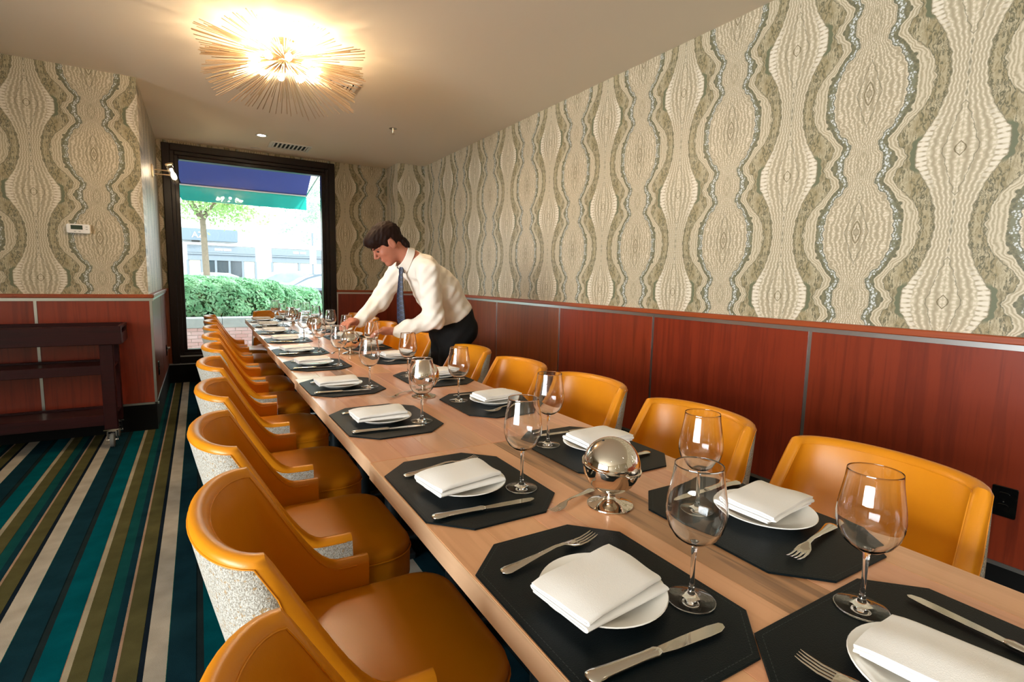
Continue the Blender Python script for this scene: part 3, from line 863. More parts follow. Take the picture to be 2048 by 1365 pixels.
# sconce
so = empty('wall_sconce', (XL, 6.1, 2.19)); tag(so, 'brass wall sconce with a glass tube shade beside the window', 'wall lamp')
MB().cbox(0, .012, -.055, .055, -.055, .055, .003).build('backplate', BRASS, so)
MB().cbox(.012, .024, -.03, .03, -.04, .04, .003).build('boss', CHROME, so)
for z in (.015, -.025): MB().tube([(.02, 0, z), (.14, 0, z)], .006, 10).build('arm', BRASS, so, 60)
TT = Matrix.Translation((.165, 0, -.0)) @ Matrix.Rotation(math.radians(-18), 4, 'Y')
MB().lathe([(.034, -.10), (.034, .085), (.0325, .085), (.0325, -.10)], 28, close=True).xf(TT).build('glass_shade', PANE, so, 60)
MB().lathe([(0, .075), (.034, .075), (.034, .088), (0, .088)], 28).xf(TT).build('shade_cap', BRASS, so, 40)
MB().lathe([(0, -.06), (.012, -.057), (.021, -.045), (.024, -.03), (.02, -.012), (.012, .005), (.012, .04), (0, .04)], 16).xf(TT).build('bulb', BULB_S, so, 60)

# ceiling fixtures
def downlight(x, y, label):
    o = empty('recessed_downlight', (x, y, ZC)); tag(o, label, 'ceiling light', 'recessed downlights')
    MB().lathe([(.038, -.001), (.058, -.002), (.06, -.005), (.056, -.007), (.040, -.006)], 28, close=True).build('trim_ring', VENTW, o, 40)
    MB().lathe([(0, -.003), (.038, -.003), (.038, -.001), (0, -.001)], 24).build('lens', DOWNL, o)
downlight(.615, 6.10, 'small round recessed downlight in the ceiling near the window vent')
for (x, y) in ((-1.2, -1.2), (1.4, -1.2), (-3.4, -1.2)):
    downlight(x, y, {-1.2: 'round recessed downlight in the ceiling, middle one of three behind the table end', 1.4: 'round recessed downlight in the ceiling, nearest the panelled wall of three', -3.4: 'round recessed downlight in the ceiling, nearest the side window of three'}[x])
def vent(x, y, w, h, label, rz=0., long_=True):
    o = empty('ceiling_vent', (x, y, ZC), rz); tag(o, label, 'vent', None)
    f = MB().box(-w, w, -h, -h+.03, -.01, 0).box(-w, w, h-.03, h, -.01, 0).box(-w, -w+.03, -h+.03, h-.03, -.01, 0).box(w-.03, w, -h+.03, h-.03, -.01, 0)
    f.build('frame', VENTW, o); B(-w+.03, w-.03, -h+.03, h-.03, -.002, 0).build('dark_plenum', DARK, o)
    if long_:
        n = 9
        for i in range(n):
            xx = -w+.045+(2*w-.09)*i/(n-1)
            MB().add([(xx-.014, -h+.03, -.011), (xx+.008, -h+.03, -.002), (xx+.008, h-.03, -.002), (xx-.014, h-.03, -.011), (xx-.012, -h+.03, -.012), (xx+.010, -h+.03, -.003), (xx+.010, h-.03, -.003), (xx-.012, h-.03, -.012)], [(0, 1, 2, 3), (7, 6, 5, 4), (0, 4, 5, 1), (3, 2, 6, 7), (0, 3, 7, 4), (1, 5, 6, 2)]).build('louvre', VENTW, o)
    else:
        for k in range(3):
            a = w-.045-k*.028
            if a < .02: break
            B(-a, a, -a, -a+.012, -.013, -.004).build('louvre', VENTW, o); B(-a, a, a-.012, a, -.013, -.004).build('louvre', VENTW, o)
            B(-a, -a+.012, -a+.012, a-.012, -.013, -.004).build('louvre', VENTW, o); B(a-.012, a, -a+.012, a-.012, -.013, -.004).build('louvre', VENTW, o)
    return o
vent(.93, 6.43, .21, .15, 'rectangular white air vent with slanted louvres in the ceiling near the window')
vent(.97, 4.20, .12, .12, 'square white air diffuser in the ceiling beside the chandelier', 0, False)
o = B(-.055, .055, -.012, .012, -.004, 0).build('ceiling_slot_cover', VENTW); o.location = (.62, 6.735, ZC); tag(o, 'slim white cover strip on the ceiling beside the louvred vent', 'ceiling cover')
spk = empty('fire_sprinkler', (1.664, 5.074, ZC)); tag(spk, 'chrome fire sprinkler head on the ceiling towards the panelled wall', 'sprinkler')
MB().lathe([(0, -.004), (.03, -.006), (.038, -.003), (.038, 0), (0, 0)], 24).build('escutcheon', CHROME, spk, 50)
MB().lathe([(0, -.045), (.005, -.045), (.007, -.03), (.009, -.02), (.009, -.004), (0, -.004)], 12).build('nozzle', BRASS, spk, 50)
MB().lathe([(0, -.054), (.016, -.053), (.016, -.05), (0, -.049)], 16).build('deflector', BRASS, spk, 40)

# ------------------------------------------------------------------ chandelier
ch = empty('sunburst_chandelier', (.512, 3.66, 2.565)); tag(ch, 'brass sunburst ceiling light of thin radiating rods round bare bulbs', 'chandelier')
MB().lathe([(0, .098), (.075, .098), (.075, .085), (.03, .078), (.014, .07), (.014, .035), (.0, .035)], 28).build('canopy', BRASS, ch, 40)
MB().lathe([(0, -.035), (.02, -.03), (.034, -.016), (.038, 0), (.034, .02), (.02, .036), (0, .042)], 24).build('hub', BRASS, ch, 60)
rod_proto = MB().tube([(.03, 0, 0), (.47, 0, 0)], .0027, 5).build('rod', BRASS, ch, 60)
cnt = 0
rr = random.Random(5)
for fan in range(8):
    a0 = fan*PI/4+.2
    for tier, (el, n, ln, sp) in enumerate(((-4, 14, 1.06, .33), (12, 13, 1.04, .33), (27, 9, 1.04, .36))):
        for i in range(n):
            f = (i/(n-1)-.5)*2
            a = a0+f*sp+(PI/8 if tier == 1 else 0)*.5; e = math.radians(el+rr.uniform(-2.5, 2.5)+3*f*f)
            L = ln*(1-.10*f*f)+rr.uniform(-.02, .02)
            r = rod_proto if cnt == 0 else rod_proto.copy()
            if cnt: COL.objects.link(r)
            r.parent = ch; r.rotation_euler = (0, e, a); r.scale = (L, 1, 1); cnt += 1
for i in range(10):
    a = 2*PI*i/10+.3; rad = .19
    b = empty('bulb_arm', (0, 0, 0), a); b.parent = ch
    MB().tube([(.03, 0, -.005), (rad-.035, 0, -.045)], .004, 8).build('socket_arm', BRASS, b, 60)
    MB().lathe([(0, .034), (.010, .031), (.018, .02), (.0205, 0.004), (.018, -.012), (.010, -.028), (0, -.034)], 16).xf(Matrix.Translation((rad-.01, 0, -.05)) @ Matrix.Rotation(PI/2, 4, 'Y')).build('bulb', BULB, b, 60)

# ------------------------------------------------------------------ outside the street window
ASPH = mat('asphalt', lin('8d8d8a'), .9, vary=.1, vscale=2)
PAVE = mat('pale_pavement', lin('c9c6bd'), .9, vary=.06, vscale=3)
STONE = mat('grey_stone_cap', lin('9aa3a2'), .85, vary=.12, vscale=12)
BRICK = random_tint('brick', lin('b08680'), lin('c9b2b0'))
MORTAR = mat('mortar', lin('cfcac4'), .95)
FACADE = mat('white_render', lin('e8ebea'), .85, vary=.03, vscale=.5)
SLATE = mat('slate_grey_paint', lin('6f7c85'), .6)
SHOPGL = mat('shop_glass', lin('39444a'), .08)
BLIND = mat('cream_blind', lin('cfcbbb'), .8)
SIGNW = mat('white_letters', lin('ffffff'), .6)
NAVY = mat('navy_canvas', lin('3c4a8c'), .85, spec=.1, vary=.06, vscale=5)
TEAL = mat('teal_canvas', lin('22b0a6'), .85, spec=.1, vary=.06, vscale=9)
BARK = mat('bark', lin('6e6657'), .95, vary=.25, vscale=20, bump=.6, bscale=40)
def leaf_mat(name, c1, c2):
    m, N, b = base_mat(name)
    co = N.new('ShaderNodeNewGeometry')
    n = N.noise(E(N, co.outputs['Position']), 9, 3)
    N.put(b.inputs['Base Color'], N.mix(N.smooth(n, .3, .7), c1, c2)); b.inputs['Roughness'].default_value = .55
    tr = N.new('ShaderNodeBsdfTranslucent'); N.put(tr.inputs[0], N.mix(n, c1, c2)); mx = N.new('ShaderNodeMixShader'); mx.inputs[0].default_value = .35
    t = m.node_tree; t.links.new(b.outputs[0], mx.inputs[1]); t.links.new(tr.outputs[0], mx.inputs[2]); t.links.new(mx.outputs[0], t.nodes['Material Output'].inputs[0])
    return m
HEDGE = leaf_mat('hedge_leaves', lin('5a9c6a'), lin('9acca0')); LEAF = leaf_mat('tree_leaves', lin('7fae62'), lin('a8cc88')); LEAF2 = leaf_mat('pale_tree_leaves', lin('8fc29a'), lin('b5dbb4'))

struct('pavement', B(-25, 30, YB+.2, 12.6, -.25, .02), PAVE)
struct('street', B(-25, 30, 12.6, 60, -.3, -.12), ASPH)
# low brick planter wall: single bricks on a mortar core
pw = struct('wall_planter', B(-1.6, 3.1, 8.915, 9.10, 0, .44), MORTAR)
BL, BH, JT = .158, .047, .006
brick_proto = None
for r in range(8):
    z = .02+r*(BH+JT)
    x = -1.6+(BL+JT)*(.5 if r % 2 else 0)
    while x+BL < 3.1:
        if brick_proto is None:
            brick_proto = MB().cbox(0, BL, 0, .05, 0, BH, .002).build('brick', BRICK, pw); o = brick_proto
        else:
            o = brick_proto.copy(); COL.objects.link(o)
        o.location = (x, 8.905+random.uniform(-.002, .002), z); x += BL+JT
for i in range(5):
    MB().cbox(-1.6+i*.94, -1.6+(i+1)*.94-.004, 8.89, 9.2, .44, .585, .006).build('cap_stone', STONE, pw)
struct('planter_soil', B(-1.6, 3.1, 9.1, 11.4, 0, .5), mat('soil', lin('4a4034'), .95, vary=.2, vscale=20))

def leaves(pts, nrm, size, seed, jit=.8):
    r = np.random.default_rng(seed); n = len(pts)
    d = nrm+r.normal(0, jit, (n, 3)); d /= np.linalg.norm(d, axis=1)[:, None]
    t = np.cross(d, r.normal(0, 1, (n, 3))); t /= np.linalg.norm(t, axis=1)[:, None]; b = np.cross(d, t)
    s = size*r.uniform(.6, 1.25, (n, 1))
    V = np.stack([pts-t*s, pts-b*s*.5+d*s*.12, pts+t*s, pts+b*s*.5+d*s*.12], 1).reshape(-1, 3)
    F = [(4*i, 4*i+1, 4*i+2, 4*i+3) for i in range(n)]
    m = MB(); m.v = [tuple(p) for p in V.tolist()]; m.f = F
    return m
def shrub(name, c, rad, n, size, label, seed, group):
    o = empty(name, (c[0], c[1], .5)); tag(o, label, 'shrub', group)
    r = np.random.default_rng(seed)
    d = r.normal(0, 1, (n, 3)); d /= np.linalg.norm(d, axis=1)[:, None]; d[:, 2] = np.where(d[:, 2] < -.45, -d[:, 2], d[:, 2])
    d = d/np.power((d**4).sum(1), .25)[:, None]*.97
    lump = 1+.045*np.sin(d[:, 0]*rad[0]*11+seed)*np.cos(d[:, 2]*8)+.045*np.sin(d[:, 1]*17+d[:, 0]*rad[0]*17)
    k = np.where(r.random((n, 1)) < .7, 1, r.uniform(.75, 1, (n, 1)))
    p = d*np.array(rad)*lump[:, None]*k; p[:, 2] *= 1-.10*d[:, 0]; p = p+np.array([0, 0, c[2]-.5])
    f = leaves(p, d*.8+np.array([0, 0, .5]), size, seed).build('foliage', HEDGE, o); f['kind'] = 'stuff'
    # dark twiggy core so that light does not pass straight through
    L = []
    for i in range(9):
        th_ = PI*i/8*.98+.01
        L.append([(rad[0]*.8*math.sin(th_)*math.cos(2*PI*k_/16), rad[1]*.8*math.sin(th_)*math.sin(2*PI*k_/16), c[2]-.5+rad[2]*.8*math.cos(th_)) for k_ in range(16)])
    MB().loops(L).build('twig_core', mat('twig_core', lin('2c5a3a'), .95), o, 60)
    MB().tube([(0, 0, 0), (.02, 0, .3)], .03, 8).build('stem', BARK, o)
shrub('hedge_shrub', (-.15, 9.78, .78), (1.55, .47, .42), 17000, .034, 'long clipped green hedge in the brick planter before the parked cars', 2, 'clipped shrubs outside the window')
shrub('hedge_shrub', (1.55, 10.86, .68), (.50, .42, .36), 4200, .034, 'smaller rounded shrub behind the hedge end, before the dark saloon', 4, 'clipped shrubs outside the window')

# canvas awning over the window, seen from below
aw = empty('window_awning', (0, YB+.2, 0)); tag(aw, 'navy canvas awning with a teal valance over the street window', 'awning')
AX0, AX1 = -1.2, 1.40
m = MB().add([(AX0, .0, 3.0), (AX1, .0, 3.0), (AX1, 1.10, 2.40), (AX0, 1.10, 2.40), (AX0, .01, 3.006), (AX1, .01, 3.006), (AX1, 1.11, 2.406), (AX0, 1.11, 2.406)], [(0, 1, 2, 3), (7, 6, 5, 4), (0, 4, 5, 1), (3, 2, 6, 7), (0, 3, 7, 4), (1, 5, 6, 2)])
m.build('canopy', NAVY, aw)
L = []
for i in range(40):
    x = AX0+(AX1-AX0)*i/39; L.append([(x, 1.108+.004*math.sin(i*1.3), 2.405), (x, 1.11+.010*math.sin(i*1.3+.6), 2.195+.003*math.sin(i*2.1)), (x, 1.114+.010*math.sin(i*1.3+.6), 2.195+.003*math.sin(i*2.1)), (x, 1.112+.004*math.sin(i*1.3), 2.405)])
MB().loops(L).build('valance', TEAL, aw, 60)
MB().tube([(AX0, 1.09, 2.392), (AX1, 1.09, 2.392)], .012, 8).build('front_bar', STEEL, aw, 60)
for x in (AX0+.02, AX1-.005):
    MB().tube([(x, .0, 2.55), (x, 1.09, 2.392)], .010, 8).build('side_arm', STEEL, aw, 60)

# trees
def tree(name, base, h, r0, cr, cc, n, size, mt, label, seed, lean=(0, 0)):
    o = empty(name, base); tag(o, label, 'tree', 'street trees')
    r = random.Random(seed)
    tp = (lean[0], lean[1], h)
    MB().tube([(lean[0]*t, lean[1]*t+.02*math.sin(t*5), h*t) for t in (0, .2, .4, .6, .8, 1)], [r0*(1.15-.35*t) for t in (0, .2, .4, .6, .8, 1)], 14).build('trunk', BARK, o, 60)
    tips = []
    for k in range(9):
        a = 2*PI*k/9+r.uniform(-.3, .3); L = r.uniform(.7, 1.0)
        e = (tp[0]+cr[0]*L*math.cos(a), tp[1]+cr[1]*L*math.sin(a), h+r.uniform(.15, 1.2))
        mid = tuple((tp[i]*.6+e[i]*.4)+(.15 if i == 2 else 0) for i in range(3))
        MB().tube([(tp[0], tp[1], h*.93), mid, e], [r0*.5, r0*.3, r0*.1], 6).build('branch', BARK, o, 60)
    rg = np.random.default_rng(seed)
    cl = rg.normal(0, 1, (70, 3)); cl /= np.linalg.norm(cl, axis=1)[:, None]; cl *= rg.uniform(.35, 1, (70, 1)); cl = cl*np.array(cr)+np.array(cc)-np.array(base)
    idx = rg.integers(0, 70, n); p = cl[idx]+rg.normal(0, .17, (n, 3))*np.array([1, 1, .8])
    f = leaves(p, rg.normal(0, 1, (n, 3))*.3+np.array([0, 0, 1]), size, seed, 1.2).build('foliage', mt, o); f['kind'] = 'stuff'
tree('street_tree', (.205, 14.5, -.1), 2.75, .075, (1.25, 1.1, .62), (.32, 14.5, 2.98), 3600, .05, LEAF, 'street tree with a bare grey trunk behind the planter shrubs', 11, (-.07, 0))
tree('street_tree', (5.9, 19.0, -.12), 3.3, .10, (2.5, 1.6, 1.6), (4.2, 18.6, 3.75), 6500, .06, LEAF2, 'pale leafy street tree above the sign post and dark saloon', 12)
# sign post and litter bin
sp = empty('street_sign', (3.21, 18.0, -.12)); tag(sp, 'white rectangular street sign on a thin grey post', 'street sign')
MB().tube([(0, 0, 0), (0, 0, 2.75)], .03, 10).build('post', SLATE, sp, 60)
MB().cbox(-.1, .1, -.05, -.035, 1.75, 2.33, .004).build('sign_plate', SIGNW, sp)
bn = empty('litter_bin', (2.35, 12.1, .02)); tag(bn, 'dark slatted street litter bin near the window edge', 'bin')
MB().lathe([(0, 0), (.2, 0), (.22, .8), (0, .8)], 20).build('liner', DARK, bn, 40)
for i in range(22):
    a = 2*PI*i/22
    o = B(-.012, .012, -.008, .008, .02, .84).build('slat', SLATE, bn) if i == 0 else bn.children[-1].copy()
    if i: COL.objects.link(o)
    o.parent = bn; o.location = (.245*math.cos(a), .245*math.sin(a), 0); o.rotation_euler = (0, 0, a+PI/2)
MB().lathe([(.2, .82), (.26, .82), (.27, .86), (.25, .9), (.2, .9)], 24, close=True).build('rim', DARK, bn, 40)

# cars
CARGL = mat('car_glass', lin('8a9ea8'), .06)  # pale grey-blue base colour stands in for light reflected in the car windows
def car(name, loc, rz, prof, roof, paint, label, L=4.5):
    o = empty(name, loc, rz); tag(o, label, 'car', 'parked cars')
    w = .86
    body = [[(x, y*w*k, z) for x, z in prof] for y, k in ((-1, .96), (-1, 1), (1, 1), (1, .96))]
    MB().loops([list(q) for q in body]).build('body', paint, o, 30)
    MB().loops([[(x, y, z) for x, z in roof] for y in (-.66, -.60, .60, .66)]).build('cabin', paint, o, 30)
    gl = [(roof[i][0], roof[i][1]) for i in range(len(roof))]
    cx = sum(p[0] for p in gl)/len(gl); cz = sum(p[1] for p in gl)/len(gl)
    half = [[(cx+(x-cx)*.9, cz+(z-cz)*.74) for x, z in gl]]
    for y in (-.664, .664):
        q = half[0]; xs = sorted(p[0] for p in q)
        MB().loops([[(x, y-.004, z) for x, z in q], [(x, y+.004, z) for x, z in q]]).build('side_window', CARGL, o)
        B(cx-.04, cx+.04, y-.007, y+.007, min(p[1] for p in q), max(p[1] for p in q)).build('pillar', paint, o)
    for x in (-L*.31, L*.31):
        for y in (-.8, .8):
            wh = empty('wheel', (x, y, .32)); wh.parent = o
            MB().lathe([(.2, -.1), (.32, -.1), (.33, 0), (.32, .1), (.2, .1)], 24, close=True).xf(Matrix.Rotation(PI/2, 4, 'X')).build('tyre', DARK, wh, 40)
            MB().lathe([(0, -.09), (.2, -.09), (.2, .09), (0, .09)], 20).xf(Matrix.Rotation(PI/2, 4, 'X')).build('hubcap', CHROME, wh, 40)
    for x in (-L/2+.03, L/2-.03):
        for y in (-.6, .6): MB().cbox(x-.04, x+.04, y-.14, y+.14, .62, .76, .01).build('lamp', SIGNW, o)
PW_, PS_, PD_ = mat('white_car_paint', lin('f2f4f4'), .2, coat=.6), mat('silver_car_paint', lin('cfd6d8'), .2, .3, coat=.6), mat('dark_car_paint', lin('3a4f5e'), .15, .2, coat=.8)
sedan = [(-2.3, .3), (-2.3, .75), (-1.9, .92), (1.9, .95), (2.3, .85), (2.3, .3)]
roofS = [(-1.35, .93), (-.75, 1.3), (-.4, 1.42), (.5, 1.44), (1.0, 1.33), (1.75, .95)]
estate = [(-2.35, .3), (-2.35, .85), (-1.6, 1.0), (2.2, 1.02), (2.3, .9), (2.3, .3)]
roofE = [(-1.5, 1.0), (-.85, 1.42), (-.5, 1.55), (1.6, 1.56), (1.95, 1.4), (2.2, 1.0)]
car('parked_car', (.72, 26.6, -.12), PI, sedan, roofS, PW_, 'white car with a curved roof parked behind the tree trunk')
car('parked_car', (3.3, 23.2, -.12), 0, estate, roofE, PS_, 'silver estate car with roof rails parked behind the shrubs')
car('parked_car', (3.45, 17.0, -.12), 0, sedan, roofS, PD_, 'dark blue saloon car parked on the near side of the street')

# building across the street
bd = empty('shop_building', (0, 30, 0)); tag(bd, 'white rendered shop building with slate grey shopfronts across the street', 'building')
B(-14, 16, 0, 6, -.3, 9.5).build('wall', FACADE, bd)
B(-14, 16, -.12, 0, 2.66, 2.76).build('string_course', FACADE, bd)
def shop(x0, x1, bays, lettering):
    f = MB().cbox(x0, x1, -.12, 0, 2.28, 2.62, .01).build('fascia', SLATE, bd)
    B(x0, x1, -.16, 0, 2.20, 2.27).build('fascia_moulding', SLATE, bd)
    B(x0, x1, -.10, 0, 1.92, 2.20).build('transom', SLATE, bd)
    n = len(bays); w = (x1-x0)/n
    for i, kind in enumerate(bays):
        p = B(x0+i*w+.06, x0+(i+1)*w-.06, -.05, 0, -.1, 1.92).build('shop_window', SHOPGL if kind == 'g' else BLIND, bd)
        B(x0+i*w-.05, x0+i*w+.05, -.09, 0, -.12, 1.92).build('mullion', SLATE, bd)
        if kind == 'b':
            for k in range(9):
                xx = x0+i*w+.1+(w-.2)*k/8; B(xx-.012, xx+.012, -.062, -.05, -.05, 1.9).build('blind_slat', mat('blind_fold', lin('a9a695'), .8) if k == 0 and i == 0 else BLIND, bd)
    B(x1-.05, x1+.05, -.09, 0, -.12, 1.92).build('mullion', SLATE, bd)
    for a, b in lettering: MB().cbox(a, b, -.145, -.12, 2.40, 2.51, .01).build('small_lettering', SIGNW, bd)
shop(-.42, 2.55, ['b', 'g', 'g', 'g', 'b'], [(.74, .98), (1.0, 1.09), (1.13, 1.46)])
shop(3.32, 8.6, ['b', 'b', 'b', 'b'], [(4.35, 4.62), (4.7, 4.98)])
shop(-7.5, -1.0, ['g', 'b', 'g', 'b'], [])
sg = empty('hanging_sign', (0, -.3, 0)); sg.parent = bd
MB().cbox(-2.6, 1.76, -.06, .3, 2.84, 3.42, .01).build('sign_board', mat('sign_board', lin('5f717d'), .35), sg)
B(-.22, .12, -.1, .3, 2.80, 2.85).build('sign_light', DARK, sg)
def letters(txt, loc, size, parent, m):
    cu = bpy.data.curves.new('lettering', 'FONT'); cu.body = txt; cu.size = size; cu.extrude = .01; cu.align_x = 'LEFT'
    o = bpy.data.objects.new('lettering', cu); COL.objects.link(o)
    dg = bpy.context.evaluated_depsgraph_get(); me = bpy.data.meshes.new_from_object(o.evaluated_get(dg))
    bpy.data.objects.remove(o); me.materials.clear(); me.materials.append(m)
    l = bpy.data.objects.new('lettering', me); COL.objects.link(l); l.parent = parent; l.location = loc; l.rotation_euler = (PI/2, 0, 0)
    return l
letters('AZ', (-.20, -.075, 2.98), .40, sg, SIGNW)

# ------------------------------------------------------------------ the waiter
def surface_net(f, lo, hi, h):
    ax = [np.arange(lo[i], hi[i]+h, h) for i in range(3)]
    X, Y, Z = np.meshgrid(*ax, indexing='ij'); Fv = f(X, Y, Z); S = Fv < 0
    n = np.array(Fv.shape)-1
    acc = np.zeros((*n, 3)); cnt = np.zeros(n)
    for axis in range(3):
        sl0 = [slice(None)]*3; sl1 = [slice(None)]*3; sl0[axis] = slice(0, -1); sl1[axis] = slice(1, None)
        a, b = Fv[tuple(sl0)], Fv[tuple(sl1)]; cr = (a < 0) != (b < 0)
        t = np.where(cr, a/np.where(cr, a-b, 1), 0)
        o = [i for i in range(3) if i != axis]
        for da in (0, 1):
            for db in (0, 1):
                sl = [None]*3; sl[axis] = slice(None); sl[o[0]] = slice(da, da+n[o[0]]); sl[o[1]] = slice(db, db+n[o[1]])
                c = cr[tuple(sl)]; tt = t[tuple(sl)]
                acc[..., axis] += np.where(c, tt, 0); acc[..., o[0]] += np.where(c, da, 0); acc[..., o[1]] += np.where(c, db, 0); cnt += c
    mask = cnt > 0; idx = -np.ones(n, int); idx[mask] = np.arange(mask.sum())
    I = np.argwhere(mask); V = (I+acc[mask]/cnt[mask][:, None])*h+np.array(lo)
    faces = []
    for axis in range(3):
        o = [i for i in range(3) if i != axis]
        sl0 = [slice(None)]*3; sl1 = [slice(None)]*3; sl0[axis] = slice(0, -1); sl1[axis] = slice(1, None)
        a, b = S[tuple(sl0)], S[tuple(sl1)]; e = np.argwhere(a != b); e = e[(e[:, o[0]] > 0) & (e[:, o[1]] > 0) & (e[:, o[0]] < n[o[0]]) & (e[:, o[1]] < n[o[1]])]
        def cell(d0, d1):
            q = e.copy(); q[:, o[0]] -= d0; q[:, o[1]] -= d1; return idx[q[:, 0], q[:, 1], q[:, 2]]
        faces.append(np.stack([cell(0, 0), cell(1, 0), cell(1, 1), cell(0, 1)], 1))
    m = MB(); m.v = [tuple(p) for p in V.tolist()]; m.f = [tuple(q) for q in np.concatenate(faces).tolist()]
    return m
def smin(a, b, k):
    h = np.clip(.5+.5*(b-a)/k, 0, 1); return b*(1-h)+a*h-k*h*(1-h)
def smax(a, b, k): return -smin(-a, -b, k)
def cone(P, a, b, ra, rb, sy=1., y0=3.2):
    """tapered capsule; sy < 1 widens it sideways"""
    X, Y, Z = P; ax, ay, az = a; bx, by, bz = b
    Yq = (Y-y0)*sy; ay = (ay-y0)*sy; by = (by-y0)*sy
    dx, dy, dz = bx-ax, by-ay, bz-az; L = dx*dx+dy*dy+dz*dz
    t = np.clip(((X-ax)*dx+(Yq-ay)*dy+(Z-az)*dz)/L, 0, 1)
    return np.sqrt((X-ax-t*dx)**2+(Yq-ay-t*dy)**2+(Z-az-t*dz)**2)-(ra+(rb-ra)*t)
def ell(P, c, r):
    X, Y, Z = P; k = np.sqrt(((X-c[0])/r[0])**2+((Y-c[1])/r[1])**2+((Z-c[2])/r[2])**2)
    return (k-1)*min(r)
HC = np.array([1.006, 3.2, 1.437]); HF = np.array([-.77, 0, -.64]); HU = np.array([-.64, 0, .77])
def head_local(X, Y, Z):
    dx, dz = X-HC[0], Z-HC[2]
    return dx*HF[0]+dz*HF[2], Y-HC[1], dx*HU[0]+dz*HU[2]
def W_(a, b, c): return HC+HF*a+np.array([0, b, 0])+HU*c
LSH, LEL, LWR = (1.200, 3.01, 1.265), (1.232, 2.985, .985), (1.03, 3.070, .908)
RSH, REL, RWR = (1.165, 3.39, 1.315), (1.022, 3.42, 1.075), (.870, 3.358, .948)
NB = (1.185, 3.2, 1.330)
def fingers(P, wr, palm, tip_dir, side, d, thumb):
    """palm + four bent fingers + thumb"""
    wr, palm = np.array(wr), np.array(palm)
    d = cone(P, wr, palm, .024, .026) if d is None else smin(d, cone(P, wr, palm, .025, .024), .02)
    fw = np.array(tip_dir, float); sd = np.array(side, float)
    d = smin(d, cone(P, palm-sd*.02, palm+sd*.02, .018, .018), .02)
    for k, ln in enumerate((.85, 1.0, .95, .75)):
        o = palm+sd*(.03-.02*k)+fw*.012
        k1 = o+fw*.038*ln+np.array([0, 0, -.004]); k2 = k1+fw*.024*ln+np.array([0, 0, -.02*ln]); k3 = k2+fw*.008+np.array([0, 0, -.022*ln])
        fd = np.minimum(np.minimum(cone(P, o, k1, .0092, .0086), cone(P, k1, k2, .0086, .0078)), cone(P, k2, k3, .0078, .0066))
        d = smin(d, fd, .006)
    t0 = palm+sd*.03-fw*.02; t1 = t0+sd*thumb*.024+fw*.022+np.array([0, 0, -.008]); t2 = t1+fw*.026+np.array([0, 0, -.012])
    return smin(d, np.minimum(cone(P, t0, t1, .011, .0095), cone(P, t1, t2, .0095, .0075)), .008)
def f_body(X, Y, Z):
    P = (X, Y, Z); a, b, c = head_local(X, Y, Z); Q = (a, b, c)
    d = ell(Q, (-.012, 0, .028), (.094, .074, .088))
    d = smin(d, ell(Q, (.028, 0, -.038), (.058, .056, .078)), .03)
    d = smin(d, ell(Q, (.062, 0, -.098), (.022, .022, .018)), .02)
    for s in (-1, 1):
        d = smin(d, ell(Q, (.058, s*.034, -.022), (.022, .02, .02)), .015)
        d = smin(d, cone(Q, (.083, s*.012, .022), (.070, s*.046, .020), .008, .007, y0=0), .012)
        d = smax(d, -ell(Q, (.096, s*.031, .004), (.016, .015, .010)), .012)
        e = ell(Q, (-.008, s*.079, -.004), (.022, .012, .034))
        e = smax(e, -ell(Q, (-.003, s*.093, .002), (.011, .009, .019)), .006)
        d = smin(d, e, .006)
    d = smin(d, cone(Q, (.088, 0, .014), (.110, 0, -.022), .0075, .0105, y0=0), .010)
    for s in (-1, 1): d = smin(d, ell(Q, (.098, s*.010, -.030), (.010, .008, .007)), .005)
    d = smin(d, ell(Q, (.084, 0, -.056), (.010, .021, .006)), .005)
    d = smin(d, ell(Q, (.082, 0, -.067), (.009, .018, .006)), .005)
    d = smax(d, -ell(Q, (.096, 0, -.0615), (.010, .018, .0018)), .003)
    d = smin(d, cone(P, tuple(W_(-.035, 0, -.055)), NB, .052, .06), .03)
    d = smin(d, cone(P, NB, (1.44, 3.2, 1.0), .07, .10, .75), .04)
    d = smin(d, cone(P, (1.2, 3.06, 1.28), LSH, .05, .045), .03); d = smin(d, cone(P, (1.2, 3.34, 1.30), RSH, .05, .045), .03)
    for sh, el_, wr in ((LSH, LEL, LWR), (RSH, REL, RWR)):
        d = smin(d, np.minimum(cone(P, sh, el_, .045, .036), cone(P, el_, wr, .036, .025)), .02)
    d = fingers(P, LWR, (.958, 3.110, .910), (-.96, .20, -.1), (.2, .97, .1), d, .7)
    d = fingers(P, RWR, (.818, 3.33, .953), (-.85, -.45, -.1), (-.45, .85, .0), d, -1.0)
    for s in (-1, 1):
        y = 3.21+s*.072
        d = smin(d, cone(P, (1.45, y, .93), (1.42, y, .5), .07, .05), .03)
        d = smin(d, cone(P, (1.42, y, .5), (1.46, y, .09), .045, .035), .02)
    return d
SKIN = mat('skin', lin('b5735a'), .5, spec=.35, vary=.10, vscale=14)
body = surface_net(f_body, (.70, 2.90, .03), (1.62, 3.52, 1.58), .0062).build('person', SKIN, None, 180)
tag(body, 'waiter in white shirt and dark tie leaning over the table to set a glass', 'person')

